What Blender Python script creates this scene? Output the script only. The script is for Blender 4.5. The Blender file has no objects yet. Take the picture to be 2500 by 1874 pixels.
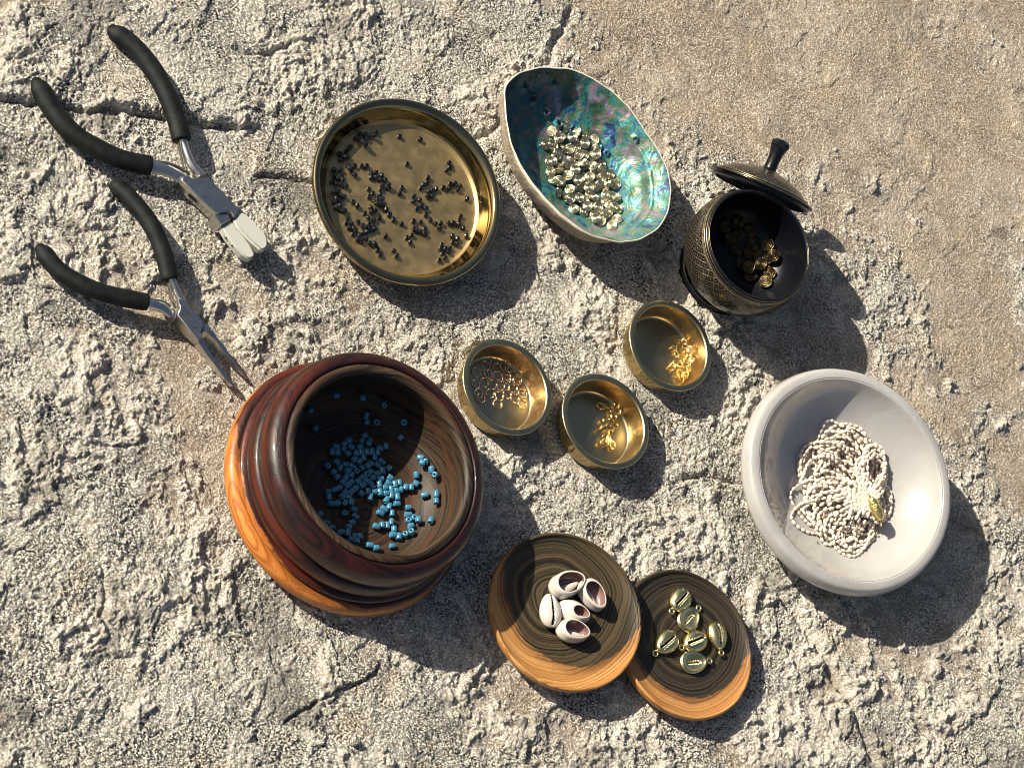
import bpy, bmesh, math, random
import numpy as np
from mathutils import Matrix, Vector
random.seed(7); np.random.seed(7)
SC = bpy.context.scene
COL = SC.collection
S = 0.01                                   # everything below is written in centimetres
# ------------------------------------------------------------------ camera
R0 = np.array([0, 0, 0.]); FPX = 6000.0; DIST = 120.0
TH, PSI = math.radians(35), math.radians(36)
def _rot(a, k, t):
    a = np.array(a, float)
    return a*math.cos(t)+np.cross(k, a)*math.sin(t)+k*np.dot(k, a)*(1-math.cos(t))
_u = np.array([math.cos(PSI), math.sin(PSI), 0]); _k = np.cross([0, 0, 1], _u)
CR = np.array([_rot(v, _k, -TH) for v in ([1, 0, 0], [0, 1, 0], [0, 0, 1])])   # rows right, up, back
CPOS = CR[2]*DIST
cd = bpy.data.cameras.new('camera'); co = bpy.data.objects.new('camera', cd); COL.objects.link(co)
cd.sensor_width = 36; cd.lens = FPX/2500*36; cd.clip_start = 0.05; cd.clip_end = 100
M = Matrix.Identity(4)
for i in range(3):
    for j in range(3): M[i][j] = CR[j][i]
    M[i][3] = CPOS[i]*S
co.matrix_world = M; SC.camera = co
# ------------------------------------------------------------------ sky, sun, exposure
SUN_AZ, SUN_EL = math.radians(151), math.radians(32)       # direction towards the sun
w = bpy.data.worlds.new('World'); SC.world = w; w.use_nodes = True
nt = w.node_tree; bg = nt.nodes['Background']
sky = nt.nodes.new('ShaderNodeTexSky'); sky.sky_type = 'NISHITA'; sky.sun_disc = False
sky.sun_elevation = SUN_EL; sky.sun_rotation = math.pi/2-SUN_AZ
nt.links.new(sky.outputs[0], bg.inputs[0]); bg.inputs[1].default_value = 0.05
sky.dust_density = 3.0; sky.air_density = 1.0; sky.ozone_density = 1.0
sd = bpy.data.lights.new('sun', 'SUN'); so = bpy.data.objects.new('sun', sd); COL.objects.link(so)
sd.energy = 5.0; sd.angle = math.radians(0.55); sd.color = (1, 0.92, 0.77)
sv = Vector((math.cos(SUN_EL)*math.cos(SUN_AZ), math.cos(SUN_EL)*math.sin(SUN_AZ), math.sin(SUN_EL)))
so.rotation_euler = sv.to_track_quat('Z', 'Y').to_euler(); so.location = sv*2
SC.view_settings.view_transform = 'Standard'; SC.view_settings.look = 'None'
SC.view_settings.gamma = 1; SC.view_settings.exposure = 0.66
SC.cycles.use_denoising = True
SC.cycles.filter_width = 0.9; SC.cycles.pixel_filter_type = 'BLACKMAN_HARRIS'
SC.cycles.sample_clamp_indirect = 6
SC.cycles.max_bounces = 10

# ------------------------------------------------------------------ helpers
def unproj(px, py, z):
    d = np.array([(px-1250)/FPX, (937-py)/FPX, -1.])@CR
    return CPOS+d*((z-CPOS[2])/d[2])
def proj(P):
    q = (np.asarray(P, float)-CPOS)@CR.T
    return np.stack([1250+FPX*q[..., 0]/-q[..., 2], 937-FPX*q[..., 1]/-q[..., 2]], -1)
def link(o, parent=None):
    COL.objects.link(o)
    if parent is not None: o.parent = parent
    return o
def setm(o, mats):
    if not isinstance(mats, (list, tuple)): mats = [mats]
    for m in mats: o.data.materials.append(m)
def mesh(name, V, F, mats, parent=None, mi=None, smooth=True, uv=None):
    me = bpy.data.meshes.new(name)
    me.from_pydata([tuple(float(c)*S for c in v) for v in V], [], [tuple(int(i) for i in f) for f in F])
    if smooth: me.polygons.foreach_set('use_smooth', [True]*len(me.polygons))
    if mi is not None: me.polygons.foreach_set('material_index', mi)
    if uv is not None:
        l = me.uv_layers.new(name='uv'); d = []
        for p in me.polygons:
            us = [uv[v] for v in p.vertices]; mx = max(u[0] for u in us)
            for u in us: d += [u[0]+(1 if mx-u[0] > .5 else 0), u[1]]
        l.data.foreach_set('uv', d)
    me.update()
    o = bpy.data.objects.new(name, me); link(o, parent); setm(o, mats)
    return o
def tag(o, label=None, cat=None, group=None, kind=None):
    if label: o['label'] = label
    if cat: o['category'] = cat
    if group: o['group'] = group
    if kind: o['kind'] = kind
    return o
def empty(name, label, cat, group=None, mat=None):
    o = bpy.data.objects.new(name, None); o.empty_display_size = .01; COL.objects.link(o)
    if mat is not None: o.matrix_world = mat
    return tag(o, label, cat, group)
def copy_tree(src, mat, label=None):
    r = src.copy(); COL.objects.link(r); r.matrix_world = mat
    if label: r['label'] = label
    for ch in src.children:
        c = ch.copy(); COL.objects.link(c); c.parent = r
    return r
def lathe(prof, n=96, closed=False):
    """prof: list of (r,z); r==0 ends become poles. returns V,F,uv"""
    V, F, uv, rings = [], [], [], []
    L = 0
    for i, (r, z) in enumerate(prof):
        if i: L += math.hypot(r-prof[i-1][0], z-prof[i-1][1])
        if r < 1e-6:
            rings.append([len(V)]); V.append((0, 0, z)); uv.append((0, L))
        else:
            rings.append(list(range(len(V), len(V)+n)))
            for k in range(n):
                a = 2*math.pi*k/n
                V.append((r*math.cos(a), r*math.sin(a), z)); uv.append((k/n, L))
    m = len(rings)
    for i in range(m if closed else m-1):
        A, B = rings[i], rings[(i+1) % m]
        for k in range(n):
            k2 = (k+1) % n
            if len(A) == 1 and len(B) == 1: continue
            if len(A) == 1: F.append((A[0], B[k], B[k2]))
            elif len(B) == 1: F.append((A[k], B[0], A[k2]))
            else: F.append((A[k], B[k], B[k2], A[k2]))
    return V, F, uv
def smoothprof(pts, sub=4):
    """Catmull-Rom through the profile points"""
    P = [np.array(p, float) for p in pts]; out = []
    for i in range(len(P)-1):
        p0, p1, p2, p3 = P[max(i-1, 0)], P[i], P[i+1], P[min(i+2, len(P)-1)]
        for s in range(sub):
            t = s/sub
            q = .5*((2*p1)+(-p0+p2)*t+(2*p0-5*p1+4*p2-p3)*t*t+(-p0+3*p1-3*p2+p3)*t**3)
            out.append((max(0, q[0]), q[1]))
    out.append(tuple(P[-1]))
    return out
def spline(pts, sub=6, closed=False):
    P = np.array(pts, float); n = len(P); out = []
    for i in range(n if closed else n-1):
        g = (lambda j: P[j % n]) if closed else (lambda j: P[min(max(j, 0), n-1)])
        p0, p1, p2, p3 = g(i-1), g(i), g(i+1), g(i+2)
        for s in range(sub):
            t = s/sub
            out.append(.5*((2*p1)+(-p0+p2)*t+(2*p0-5*p1+4*p2-p3)*t*t+(-p0+3*p1-3*p2+p3)*t**3))
    if not closed: out.append(P[-1])
    return np.array(out)
def tube(path, rad, n=12, caps=True, flat=1.0, closed=False, up=(0, 0, 1)):
    """tube along path; rad scalar or list; flat squashes along up"""
    path = np.array(path, float); m = len(path)
    rad = np.full(m, rad) if np.isscalar(rad) else np.array(rad, float)
    V, F = [], []; up = np.array(up, float)
    for i in range(m):
        a = path[(i-1) % m] if (closed or i > 0) else path[0]
        b = path[(i+1) % m] if (closed or i < m-1) else path[-1]
        t = b-a; t /= np.linalg.norm(t)+1e-12
        s = np.cross(t, up); ln = np.linalg.norm(s)
        s = s/ln if ln > 1e-6 else np.array([1., 0, 0])
        q = np.cross(s, t)
        for k in range(n):
            c = 2*math.pi*k/n
            V.append(path[i]+rad[i]*(math.cos(c)*s+math.sin(c)*flat*q))
    for i in range(m if closed else m-1):
        j = (i+1) % m
        for k in range(n):
            k2 = (k+1) % n
            F.append((i*n+k, i*n+k2, j*n+k2, j*n+k))
    if caps and not closed:
        F.append(tuple(range(n))[::-1]); F.append(tuple((m-1)*n+k for k in range(n)))
    return V, F
def join(parts):
    V, F, mi = [], [], []
    for p in parts:
        o = len(V); V += list(p[0]); F += [tuple(i+o for i in f) for f in p[1]]
        mi += [p[2] if len(p) > 2 else 0]*len(p[1])
    return V, F, mi
def ringtorus(R, r, n=28, m=8, gap=0.0, c=(0, 0, 0), ax='z'):
    a = np.linspace(gap/2, 2*math.pi-gap/2, n+1)
    if gap == 0: a = a[:-1]
    if ax == 'z': P = np.stack([c[0]+R*np.cos(a), c[1]+R*np.sin(a), np.full_like(a, c[2])], 1); up = (0, 0, 1)
    else: P = np.stack([c[0]+R*np.cos(a), np.full_like(a, c[1]), c[2]+R*np.sin(a)], 1); up = (0, 1, 0)
    return tube(P, r, m, caps=gap > 0, closed=gap == 0, up=up)
def frame(origin, n, spin=0.0, xdir=None):
    n = Vector(n).normalized()
    x = Vector(xdir) if xdir is not None else Vector((math.cos(spin), math.sin(spin), 0))
    x = (x-n*x.dot(n)).normalized(); y = n.cross(x)
    m = Matrix.Identity(4)
    for i in range(3):
        m[i][0], m[i][1], m[i][2], m[i][3] = x[i], y[i], n[i], origin[i]*S
    return m
# ------------------------------------------------------------------ materials
class NT:
    def __init__(s, name):
        s.m = bpy.data.materials.new(name); s.m.use_nodes = True; s.t = s.m.node_tree
        s.b = s.t.nodes['Principled BSDF']
    def n(s, ty, **kw):
        d = s.t.nodes.new('ShaderNode'+ty)
        for k, v in kw.items():
            if k.startswith('i_'):
                k = k[2:]; k = int(k) if k.isdigit() else k
                s.put(d.inputs[k], v)
            else: setattr(d, k, v)
        return d
    def put(s, sock, v):
        if isinstance(v, bpy.types.NodeSocket): s.t.links.new(v, sock)
        elif isinstance(v, bpy.types.Node): s.t.links.new(v.outputs[0], sock)
        else:
            if sock.type == 'RGBA' and len(v) == 3: v = (*v, 1)
            sock.default_value = v
    def math(s, op, a, b=0.0, c=0.0, clamp=False):
        d = s.n('Math', operation=op, use_clamp=clamp); s.put(d.inputs[0], a); s.put(d.inputs[1], b); s.put(d.inputs[2], c)
        return d.outputs[0]
    def ss(s, a, lo, hi):
        d = s.n('MapRange', interpolation_type='SMOOTHSTEP'); s.put(d.inputs[0], a)
        d.inputs[1].default_value = lo; d.inputs[2].default_value = hi
        return d.outputs[0]
    def mix(s, f, a, b, mode='MIX'):
        d = s.n('Mix', data_type='RGBA', blend_type=mode); s.put(d.inputs[0], f); s.put(d.inputs[6], a); s.put(d.inputs[7], b)
        return d.outputs[2]
    def noise(s, sc, vec=None, det=4, rough=.55, dist=0.0, out=0):
        d = s.n('TexNoise'); d.inputs['Scale'].default_value = sc; d.inputs['Detail'].default_value = det
        d.inputs['Roughness'].default_value = rough; d.inputs['Distortion'].default_value = dist
        s.put(d.inputs['Vector'], vec if vec is not None else s.co())
        return d.outputs[out]
    def co(s):
        if not hasattr(s, '_c'): s._c = s.n('TexCoord').outputs['Object']
        return s._c
    def ramp(s, f, stops, interp='LINEAR'):
        d = s.n('ValToRGB'); s.put(d.inputs[0], f); e = d.color_ramp.elements; d.color_ramp.interpolation = interp
        while len(e) < len(stops): e.new(.5)
        for x, (p, c) in zip(e, stops): x.position = p; x.color = (*c, 1)
        return d.outputs[0]
    def bump(s, h, dist, strength=1.0, prev=None):
        d = s.n('Bump'); s.put(d.inputs['Height'], h); d.inputs['Distance'].default_value = dist
        d.inputs['Strength'].default_value = strength
        if prev is not None: s.t.links.new(prev, d.inputs['Normal'])
        s.t.links.new(d.outputs[0], s.b.inputs['Normal']); return d.outputs[0]
    def set(s, **kw):
        nm = dict(col='Base Color', rough='Roughness', metal='Metallic', coat='Coat Weight', coatr='Coat Roughness',
                  sss='Subsurface Weight', spec='Specular IOR Level', aniso='Anisotropic')
        for k, v in kw.items(): s.put(s.b.inputs[nm[k]], v)
        return s
def simple(name, col, rough=.5, metal=0.0, var=.12, vs=300, bump=0.0, bs=800, **kw):
    a = NT(name); f = a.noise(vs); c = a.mix(f, tuple(x*(1-var) for x in col), tuple(min(1, x*(1+var)) for x in col))
    r = a.math('MULTIPLY_ADD', a.noise(vs*2.3), .12*rough*4, rough*.78)
    a.set(col=c, rough=r, metal=metal, **kw)
    if bump: a.bump(a.noise(bs, det=6), bump)
    return a
def brass(name, col, rough, scratch=.00002, extra=0.0):
    a = NT(name)
    f = a.noise(90, det=5); c = a.mix(f, tuple(x*.82 for x in col), tuple(min(1, x*1.12) for x in col))
    spots = a.ss(a.noise(420, det=3), .66, .72)
    c = a.mix(a.math('MULTIPLY', spots, .35), c, tuple(x*.45 for x in col))
    r = a.math('MULTIPLY_ADD', a.noise(160, det=6), rough*.7, rough*.65)
    a.set(col=c, rough=r, metal=1.0)
    a.bump(a.noise(700, det=5), scratch)
    return a
mBrass = brass('brass_satin', (.44, .335, .195), .32).m
mBrassRim = brass('brass_rim', (.50, .43, .25), .32).m
mBrassHam = brass('brass_hammered', (.42, .31, .14), .36, .00002)
_v = mBrassHam.n('TexVoronoi'); _v.inputs['Scale'].default_value = 420
_mp = mBrassHam.n('Mapping'); _mp.inputs['Scale'].default_value = (1, 1, .35)
mBrassHam.put(_mp.inputs[0], mBrassHam.co()); mBrassHam.put(_v.inputs['Vector'], _mp)
mBrassHam.bump(_v.outputs[0], .0010, 1.0); mBrassHam = mBrassHam.m
mDish = brass('dish_glaze_floor', (.54, .40, .19), .46, .00001).m
mDishRim = brass('dish_glaze_rim', (.36, .29, .155), .12, .000004).m
mGold = brass('polished_gold', (.92, .66, .26), .16, .00001).m
mGoldPale = brass('pale_gold', (.90, .76, .38), .26, .00003).m
mClasp = brass('textured_gold', (.85, .68, .26), .36, .0006).m
mRose = brass('rose_gold_wire', (.82, .58, .40), .25, .00001).m
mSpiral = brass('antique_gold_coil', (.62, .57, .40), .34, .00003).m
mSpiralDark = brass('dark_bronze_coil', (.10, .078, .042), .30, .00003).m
mSteel = brass('brushed_steel', (.62, .60, .56), .30, .00002).m
mSteelSide = brass('steel_side', (.52, .50, .46), .24, .00003).m
mRub = NT('foam_rubber_grip'); _c = mRub.mix(mRub.ss(mRub.noise(260, det=6), .35, .75), (.003, .004, .004), (.011, .014, .013))
mRub.set(col=_c, rough=.60, spec=.22); mRub.bump(mRub.noise(1500, det=4), .00025); mRub = mRub.m
mNylon = NT('white_nylon'); mNylon.set(col=mNylon.mix(mNylon.noise(900, det=3), (.44, .44, .38), (.54, .54, .49)), rough=.42, sss=.25)
mNylon.b.inputs['Subsurface Radius'].default_value = (.003, .003, .0025); mNylon.bump(mNylon.noise(1500), .00005); mNylon = mNylon.m
mBlue = NT('blue_glass'); mBlue.set(col=mBlue.mix(mBlue.noise(180, det=3), (.028, .14, .25), (.06, .23, .35)), rough=.25, coat=.5); mBlue.b.inputs['Coat Roughness'].default_value = .12; mBlue = mBlue.m
mBlack = simple('black_glass', (.006, .007, .009), .20, coat=.5).m
mHole = simple('dark_hole', (.01, .01, .01), .8).m
def lattice(name, N, K, v0, v1, base=(.006, .007, .009), gold=(.26, .21, .12)):
    a = NT(name); uvn = a.n('UVMap'); uvn.uv_map = 'uv'; sp = a.n('SeparateXYZ', i_0=uvn)
    u, v = sp.outputs[0], sp.outputs[1]
    wob = a.math('MULTIPLY', a.math('SUBTRACT', a.noise(260), .5), .16)
    U = a.math('MULTIPLY', u, N); Vv = a.math('MULTIPLY', v, K)
    p = a.math('ADD', a.math('ADD', U, Vv), wob); q = a.math('ADD', a.math('SUBTRACT', U, Vv), wob)
    fp = a.math('ABSOLUTE', a.math('SUBTRACT', a.math('FRACT', p), .5)); fq = a.math('ABSOLUTE', a.math('SUBTRACT', a.math('FRACT', q), .5))
    line = a.math('MAXIMUM', a.ss(fp, .44, .48), a.ss(fq, .44, .48))
    dot = a.math('SUBTRACT', 1.0, a.ss(a.math('ADD', fp, fq), .10, .17))
    band = a.math('MULTIPLY', a.math('GREATER_THAN', v, v0), a.math('LESS_THAN', v, v1))
    wear = a.math('MULTIPLY_ADD', a.ss(a.noise(400, det=3), .35, .6), .6, .3)
    ed = a.math('MAXIMUM', a.math('LESS_THAN', a.math('ABSOLUTE', a.math('SUBTRACT', v, v0)), .05),
                a.math('LESS_THAN', a.math('ABSOLUTE', a.math('SUBTRACT', v, v1)), .05))
    msk = a.math('MAXIMUM', a.math('MULTIPLY', a.math('MAXIMUM', line, dot), band), ed)
    msk = a.math('MULTIPLY', msk, wear)
    brown = a.mix(a.math('MULTIPLY', band, .25), base, (.030, .016, .010))
    a.set(col=a.mix(msk, brown, gold), metal=a.math('MULTIPLY', msk, .8), rough=a.math('MULTIPLY_ADD', msk, .2, .17), spec=.6)
    a.bump(msk, .00012, .8)
    return a.m
mPotBlack = NT('black_lacquer'); mPotBlack.set(col=(.003, .004, .007), rough=mPotBlack.math('MULTIPLY_ADD', mPotBlack.noise(700, det=6),   .22, .20), spec=.4)
mPotBlack.bump(mPotBlack.noise(1400, det=5), .00006); mPotBlack = mPotBlack.m
mPotLine = brass('worn_gold_line', (.42, .34, .19), .3).m
mShellW = NT('cowrie_outside'); mShellW.set(col=mShellW.mix(mShellW.noise(120, det=5), (.50, .45, .37), (.64, .60, .56)), rough=.28, coat=.4, sss=.12)
mShellW.b.inputs['Subsurface Radius'].default_value = (.002, .0015, .001); mShellW = mShellW.m
mShellIn = NT('cowrie_inside'); mShellIn.set(col=mShellIn.mix(mShellIn.noise(90, det=3), (.16, .075, .06), (.34, .22, .20)), rough=.25, coat=.4); mShellIn = mShellIn.m
mPearl = NT('freshwater_pearl'); _c = mPearl.mix(mPearl.noise(130, det=3), (.62, .50, .38), (.78, .71, .62))
mPearl.set(col=_c, rough=.24, coat=.5, sss=.15); mPearl.b.inputs['Subsurface Radius'].default_value = (.002, .0015, .001); mPearl = mPearl.m
mAlab = NT('white_alabaster')
_n = mAlab.noise(28, det=8, dist=.6); _f = mAlab.ss(mAlab.noise(900, det=2), .68, .74)
_c = mAlab.mix(mAlab.ss(_n, .3, .75), (.37, .357, .348), (.44, .428, .418)); _c = mAlab.mix(mAlab.math('MULTIPLY', _f, .4), _c, (.56, .55, .53))
_vein = mAlab.ss(mAlab.math('ABSOLUTE', mAlab.math('SUBTRACT', mAlab.noise(14, det=5, dist=1.2), .5)), .0, .008)
_c = mAlab.mix(mAlab.math('MULTIPLY', mAlab.math('SUBTRACT', 1.0, _vein), .25), _c, (.54, .52, .50))
mAlab.set(col=_c, rough=mAlab.math('MULTIPLY_ADD', mAlab.noise(300, det=5), .18, .12), sss=.9, coat=.4)
mAlab.b.inputs['Subsurface Radius'].default_value = (.030, .027, .025); mAlab.bump(mAlab.noise(300, det=5), .00006); mAlab = mAlab.m

def wood(name, pith, heart, hR, zk, dark, darker, sap, sap2, rough=.45, coat=.0, freq=520, red=None):
    """heartwood round an off-centre pith, pale sapwood outside it (cm in)"""
    a = NT(name); sp = a.n('SeparateXYZ', i_0=a.co()); x, y, z = sp.outputs
    warp = a.noise(14, det=2, out=1); ws = a.n('SeparateXYZ', i_0=warp)
    wx = a.math('MULTIPLY_ADD', ws.outputs[0], .020, -.010); wy = a.math('MULTIPLY_ADD', ws.outputs[1], .020, -.010)
    def ln(c):
        dx = a.math('ADD', a.math('SUBTRACT', x, c[0]*S), wx); dy = a.math('ADD', a.math('SUBTRACT', y, c[1]*S), wy)
        return a.math('SQRT', a.math('ADD', a.math('MULTIPLY', dx, dx), a.math('MULTIPLY', dy, dy)))
    rr = a.math('ADD', ln(pith), a.math('MULTIPLY', z, .8)); rr = a.math('ADD', rr, a.math('MULTIPLY_ADD', a.noise(70, det=4), .0030, -.0015))
    w1 = a.math('SINE', a.math('MULTIPLY', rr, freq*2.4)); w2 = a.math('SINE', a.math('MULTIPLY', rr, freq*6.1))
    cm = a.n('CombineXYZ', i_0=a.math('MULTIPLY', rr, 900.), i_1=0., i_2=a.math('MULTIPLY', z, 60.))
    streak = a.noise(1.0, vec=cm.outputs[0], det=6, rough=.7)
    fib = a.noise(1400, det=3)
    g = a.math('ADD', a.math('MULTIPLY', w1, .07), a.math('MULTIPLY', w2, .05))
    g = a.math('ADD', g, a.math('MULTIPLY_ADD', streak, 2.5, -.75)); g = a.math('ADD', g, a.math('MULTIPLY_ADD', fib, .3, -.15))
    cd_ = a.mix(a.ss(g, .15, .85), darker, dark)
    cs = a.mix(a.ss(g, .1, .9), sap2, sap)
    if red is not None:
        rv = a.n('VectorMath', operation='MULTIPLY', i_0=a.co()); rv.inputs[1].default_value = (16, 16, 330)
        cd_ = a.mix(a.ss(a.noise(1.0, vec=rv.outputs[0], det=5), .46, .66), cd_, red)
    hd = a.math('SUBTRACT', a.math('SUBTRACT', ln(heart), a.math('MULTIPLY', z, zk)), hR*S)
    hd = a.math('ADD', hd, a.math('MULTIPLY_ADD', a.noise(45, det=6, rough=.7), .009, -.0045))
    hf = a.ss(hd, -.0004, .0008); cs = a.mix(a.math('MULTIPLY', a.math('SUBTRACT', 1.0, a.ss(hd, .0, .007)), .75), cs, a.mix(a.ss(g, .3, .8), darker, sap2))
    pores = a.ss(a.noise(2600, det=1), .66, .72)
    c = a.mix(hf, cd_, cs); c = a.mix(a.math('MULTIPLY', pores, .5), c, darker)
    a.set(col=c, rough=a.math('MULTIPLY_ADD', streak, .15, rough-.08), coat=coat)
    a.b.inputs['Coat Roughness'].default_value = .06; a.b.inputs['Specular IOR Level'].default_value = .3
    a.bump(g, .00010, .8)
    return a.m
UIMG = lambda dx, dy: (dx, dy)
mLidL = wood('lid_wood_front', (-.45, .9), (.75, 1.05), 3.72, 0, (.092, .066, .034), (.010, .009, .007), (.56, .30, .105), (.30, .12, .03))
mLidR = wood('lid_wood_back', (.2, .5), (.45, .95), 3.60, 0, (.066, .048, .029), (.009, .0085, .008), (.54, .28, .10), (.28, .11, .03))
mPotOut = wood('pot_wood_outside', (.8, .6), (.9, .7), 5.15, 1.25, (.032, .007, .0042), (.006, .0028, .0028), (.62, .24, .045), (.30, .075, .012), rough=.42, coat=.38, red=(.082, .012, .0035))
mPotIn = wood('pot_wood_inside', (1.0, -1.2), (0, 0), 30, 0, (.070, .048, .028), (.007, .005, .004), (.6, .3, .1), (.4, .2, .06), rough=.5, red=(.075, .030, .014))
# iridescent nacre
def nacre():
    a = NT('abalone_nacre')
    uv = a.n('UVMap'); uv.uv_map = 'uv'
    wv = a.noise(55, det=4, out=1, dist=1.0)
    mx = a.n('VectorMath', operation='MULTIPLY_ADD'); a.put(mx.inputs[0], wv); mx.inputs[1].default_value = (.02, .02, .02); a.put(mx.inputs[2], a.co())
    n1 = a.noise(60, vec=mx.outputs[0], det=6, rough=.62, dist=1.8); n2 = a.noise(190, vec=mx.outputs[0], det=5, rough=.65, dist=1.0)
    f = a.math('ADD', a.math('MULTIPLY', n1, 1.2), a.math('MULTIPLY_ADD', n2, .5, -.31))
    c = a.ramp(f, [(.30, (.012, .02, .08)), (.38, (.04, .07, .26)), (.45, (.02, .20, .30)), (.51, (.07, .32, .27)), (.56, (.05, .22, .06)),
                   (.61, (.30, .25, .22)), (.66, (.30, .17, .28)), (.72, (.14, .30, .36)), (.80, (.48, .46, .40))])
    sp = a.n('SeparateXYZ', i_0=a.co())
    # painted light: silvery at the sunlit broad end, deep blue-green at the shaded spire
    t = a.math('ADD', a.math('MULTIPLY', sp.outputs[0], 22), a.math('MULTIPLY', sp.outputs[1], -14)); t = a.math('ADD', t, a.math('MULTIPLY_ADD', n1, 1.6, -.8))
    c = a.mix(a.math('MULTIPLY', a.ss(t, -.5, 1.1), .25), c, (.30, .34, .28))
    c = a.mix(a.math('MULTIPLY', a.math('SUBTRACT', 1.0, a.ss(t, -1.8, .6)), .8), c, (.010, .026, .060))
    dk = a.ss(a.noise(38, det=3, dist=.8), .60, .66); c = a.mix(a.math('MULTIPLY', dk, .55), c, (.05, .055, .02))
    a.set(col=c, metal=.5, rough=a.math('MULTIPLY_ADD', n2, .35, .26), coat=.25); a.b.inputs['Coat Roughness'].default_value = .08
    b = a.bump(a.noise(110, det=4, dist=.8), .0022, .7); a.bump(a.noise(700, det=3, dist=1.5), .0002, .6, prev=b)
    return a.m
mNacre = nacre()
mShellOut = simple('abalone_crust', (.32, .26, .19), .8, var=.5, vs=160, bump=.0012, bs=500).m
mShellEdge = simple('abalone_edge', (.62, .56, .46), .5, var=.3, vs=220, bump=.0003).m
# stone
def stone(name='weathered_sandstone', ground=True):
    a = NT(name)
    at = a.n('Attribute'); at.attribute_name = 'sand_and_shade'; sand_and_shade = at.outputs['Fac']
    lo = a.noise(16, det=5); mid = a.noise(90, det=5); g1 = a.noise(1150, det=2, rough=.6); g2 = a.noise(2400, det=1); g3 = a.noise(1700, det=1)
    gray = a.mix(a.ss(lo, .3, .7), (.38, .35, .30), (.60, .56, .49))
    pl = a.n('Attribute'); pl.attribute_name = 'plate'; plate = pl.outputs['Fac']
    tan = a.mix(mid, (.30, .235, .17), (.48, .385, .285))  # brown of the sand, and of the soft shade painted at upper right
    c = a.mix(sand_and_shade, gray, tan) if ground else gray
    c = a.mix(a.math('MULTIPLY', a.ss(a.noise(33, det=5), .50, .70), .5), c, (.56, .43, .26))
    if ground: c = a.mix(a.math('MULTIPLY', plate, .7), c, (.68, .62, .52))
    s1 = a.noise(1000, det=1, rough=.5); s2 = a.noise(2100, det=1)
    gr = a.math('ADD', a.math('MULTIPLY', s1, .6), a.math('MULTIPLY', s2, .4))
    k = a.math('MULTIPLY_ADD', sand_and_shade, -.45, 1.0) if ground else 1.0
    wh = a.math('MULTIPLY', a.ss(gr, .515, .575), k); c = a.mix(a.math('MULTIPLY', wh, .85), c, (.95, .91, .82))
    ls = a.math('SUBTRACT', a.noise(36, det=7, rough=.68), a.math('MULTIPLY', sand_and_shade, .05))
    dk = a.ss(a.math('SUBTRACT', 1.0, gr), .50, .56)
    bl = a.math('MULTIPLY', dk, a.math('MULTIPLY_ADD', a.ss(ls, .40, .60), .60, .40)); bl = a.math('MULTIPLY', bl, k)
    if ground: bl = a.math('MULTIPLY', bl, a.math('MULTIPLY_ADD', plate, -.6, 1.0))
    c = a.mix(bl, c, (.022, .021, .020))
    soot = a.math('MULTIPLY', a.ss(a.noise(20, det=8, rough=.7), .53, .62), .5); c = a.mix(a.math('MULTIPLY', soot, k), c, (.10, .095, .085))
    rd = a.math('MULTIPLY', a.ss(a.noise(600, det=1), .70, .76), .35); c = a.mix(rd, c, (.36, .20, .12))
    a.set(col=c, rough=.88, spec=.25)
    b = a.bump(gr, .0018, 1.0); a.bump(g2, .0007, 1.0, prev=b)
    return a.m
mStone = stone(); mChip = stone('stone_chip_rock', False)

# ------------------------------------------------------------------ ground: one sheet, real relief
def vnoise(x, y, seed, per=256):
    rs = np.random.RandomState(seed); G = rs.rand(per, per)
    xi = np.floor(x).astype(int); yi = np.floor(y).astype(int); fx = x-xi; fy = y-yi
    fx = fx*fx*fx*(fx*(fx*6-15)+10); fy = fy*fy*fy*(fy*(fy*6-15)+10)
    a = G[xi % per, yi % per]; b = G[(xi+1) % per, yi % per]; c = G[xi % per, (yi+1) % per]; d = G[(xi+1) % per, (yi+1) % per]
    return (a*(1-fx)+b*fx)*(1-fy)+(c*(1-fx)+d*fx)*fy
def fbm(x, y, f, octv, seed, gain=.5):
    s = 0; amp = 1; tot = 0
    for o in range(octv):
        ca, sa = math.cos(o*1.1+seed), math.sin(o*1.1+seed)
        s = s+amp*vnoise((ca*x+sa*y)*f+13.7*o+500, (-sa*x+ca*y)*f+7.1*o+500, seed+o); tot += amp; amp *= gain; f *= 2.03
    return s/tot
def sstep(x, a, b):
    t = np.clip((x-a)/(b-a), 0, 1); return t*t*(3-2*t)
_cn = np.array([unproj(x, y, 0) for x, y in ((-40, -40), (2540, -40), (2540, 1914), (-40, 1914))])
XA, XB, YA, YB, DS = _cn[:, 0].min(), _cn[:, 0].max(), _cn[:, 1].min(), _cn[:, 1].max(), .056
def axis(a, b):
    core = np.arange(a, b, DS); g = DS*1.6**np.arange(1, 24); e = np.cumsum(g); e = e[e < 260]
    return np.concatenate([a-e[::-1], core, core[-1]+e])
AX, AY = axis(XA, XB), axis(YA, YB)
X, Y = np.meshgrid(AX, AY, indexing='ij')
PX = proj(np.stack([X, Y, np.zeros_like(X)], -1).reshape(-1, 3)).reshape(*X.shape, 2)   # where each point falls, to lay the cracks as seen
FOOT = []                                   # footprints flattened so that things rest on the rock
def seg_dist(P, pts):
    """signed distance (px) to a polyline and its side"""
    best = np.full(P.shape[:2], 1e9); side = np.zeros(P.shape[:2]); al = np.zeros(P.shape[:2]); acc = 0
    for (a, b) in zip(pts[:-1], pts[1:]):
        a = np.array(a, float); b = np.array(b, float); d = b-a; L = np.hypot(*d)
        t = np.clip(((P-a)@d)/(L*L), 0, 1); q = P-(a+t[..., None]*d); dd = np.hypot(q[..., 0], q[..., 1])
        m = dd < best; best = np.where(m, dd, best); side = np.where(m, np.sign(d[0]*q[..., 1]-d[1]*q[..., 0]), side)
        al = np.where(m, acc+t*L, al); acc += L
    return best, side, al/acc
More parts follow.
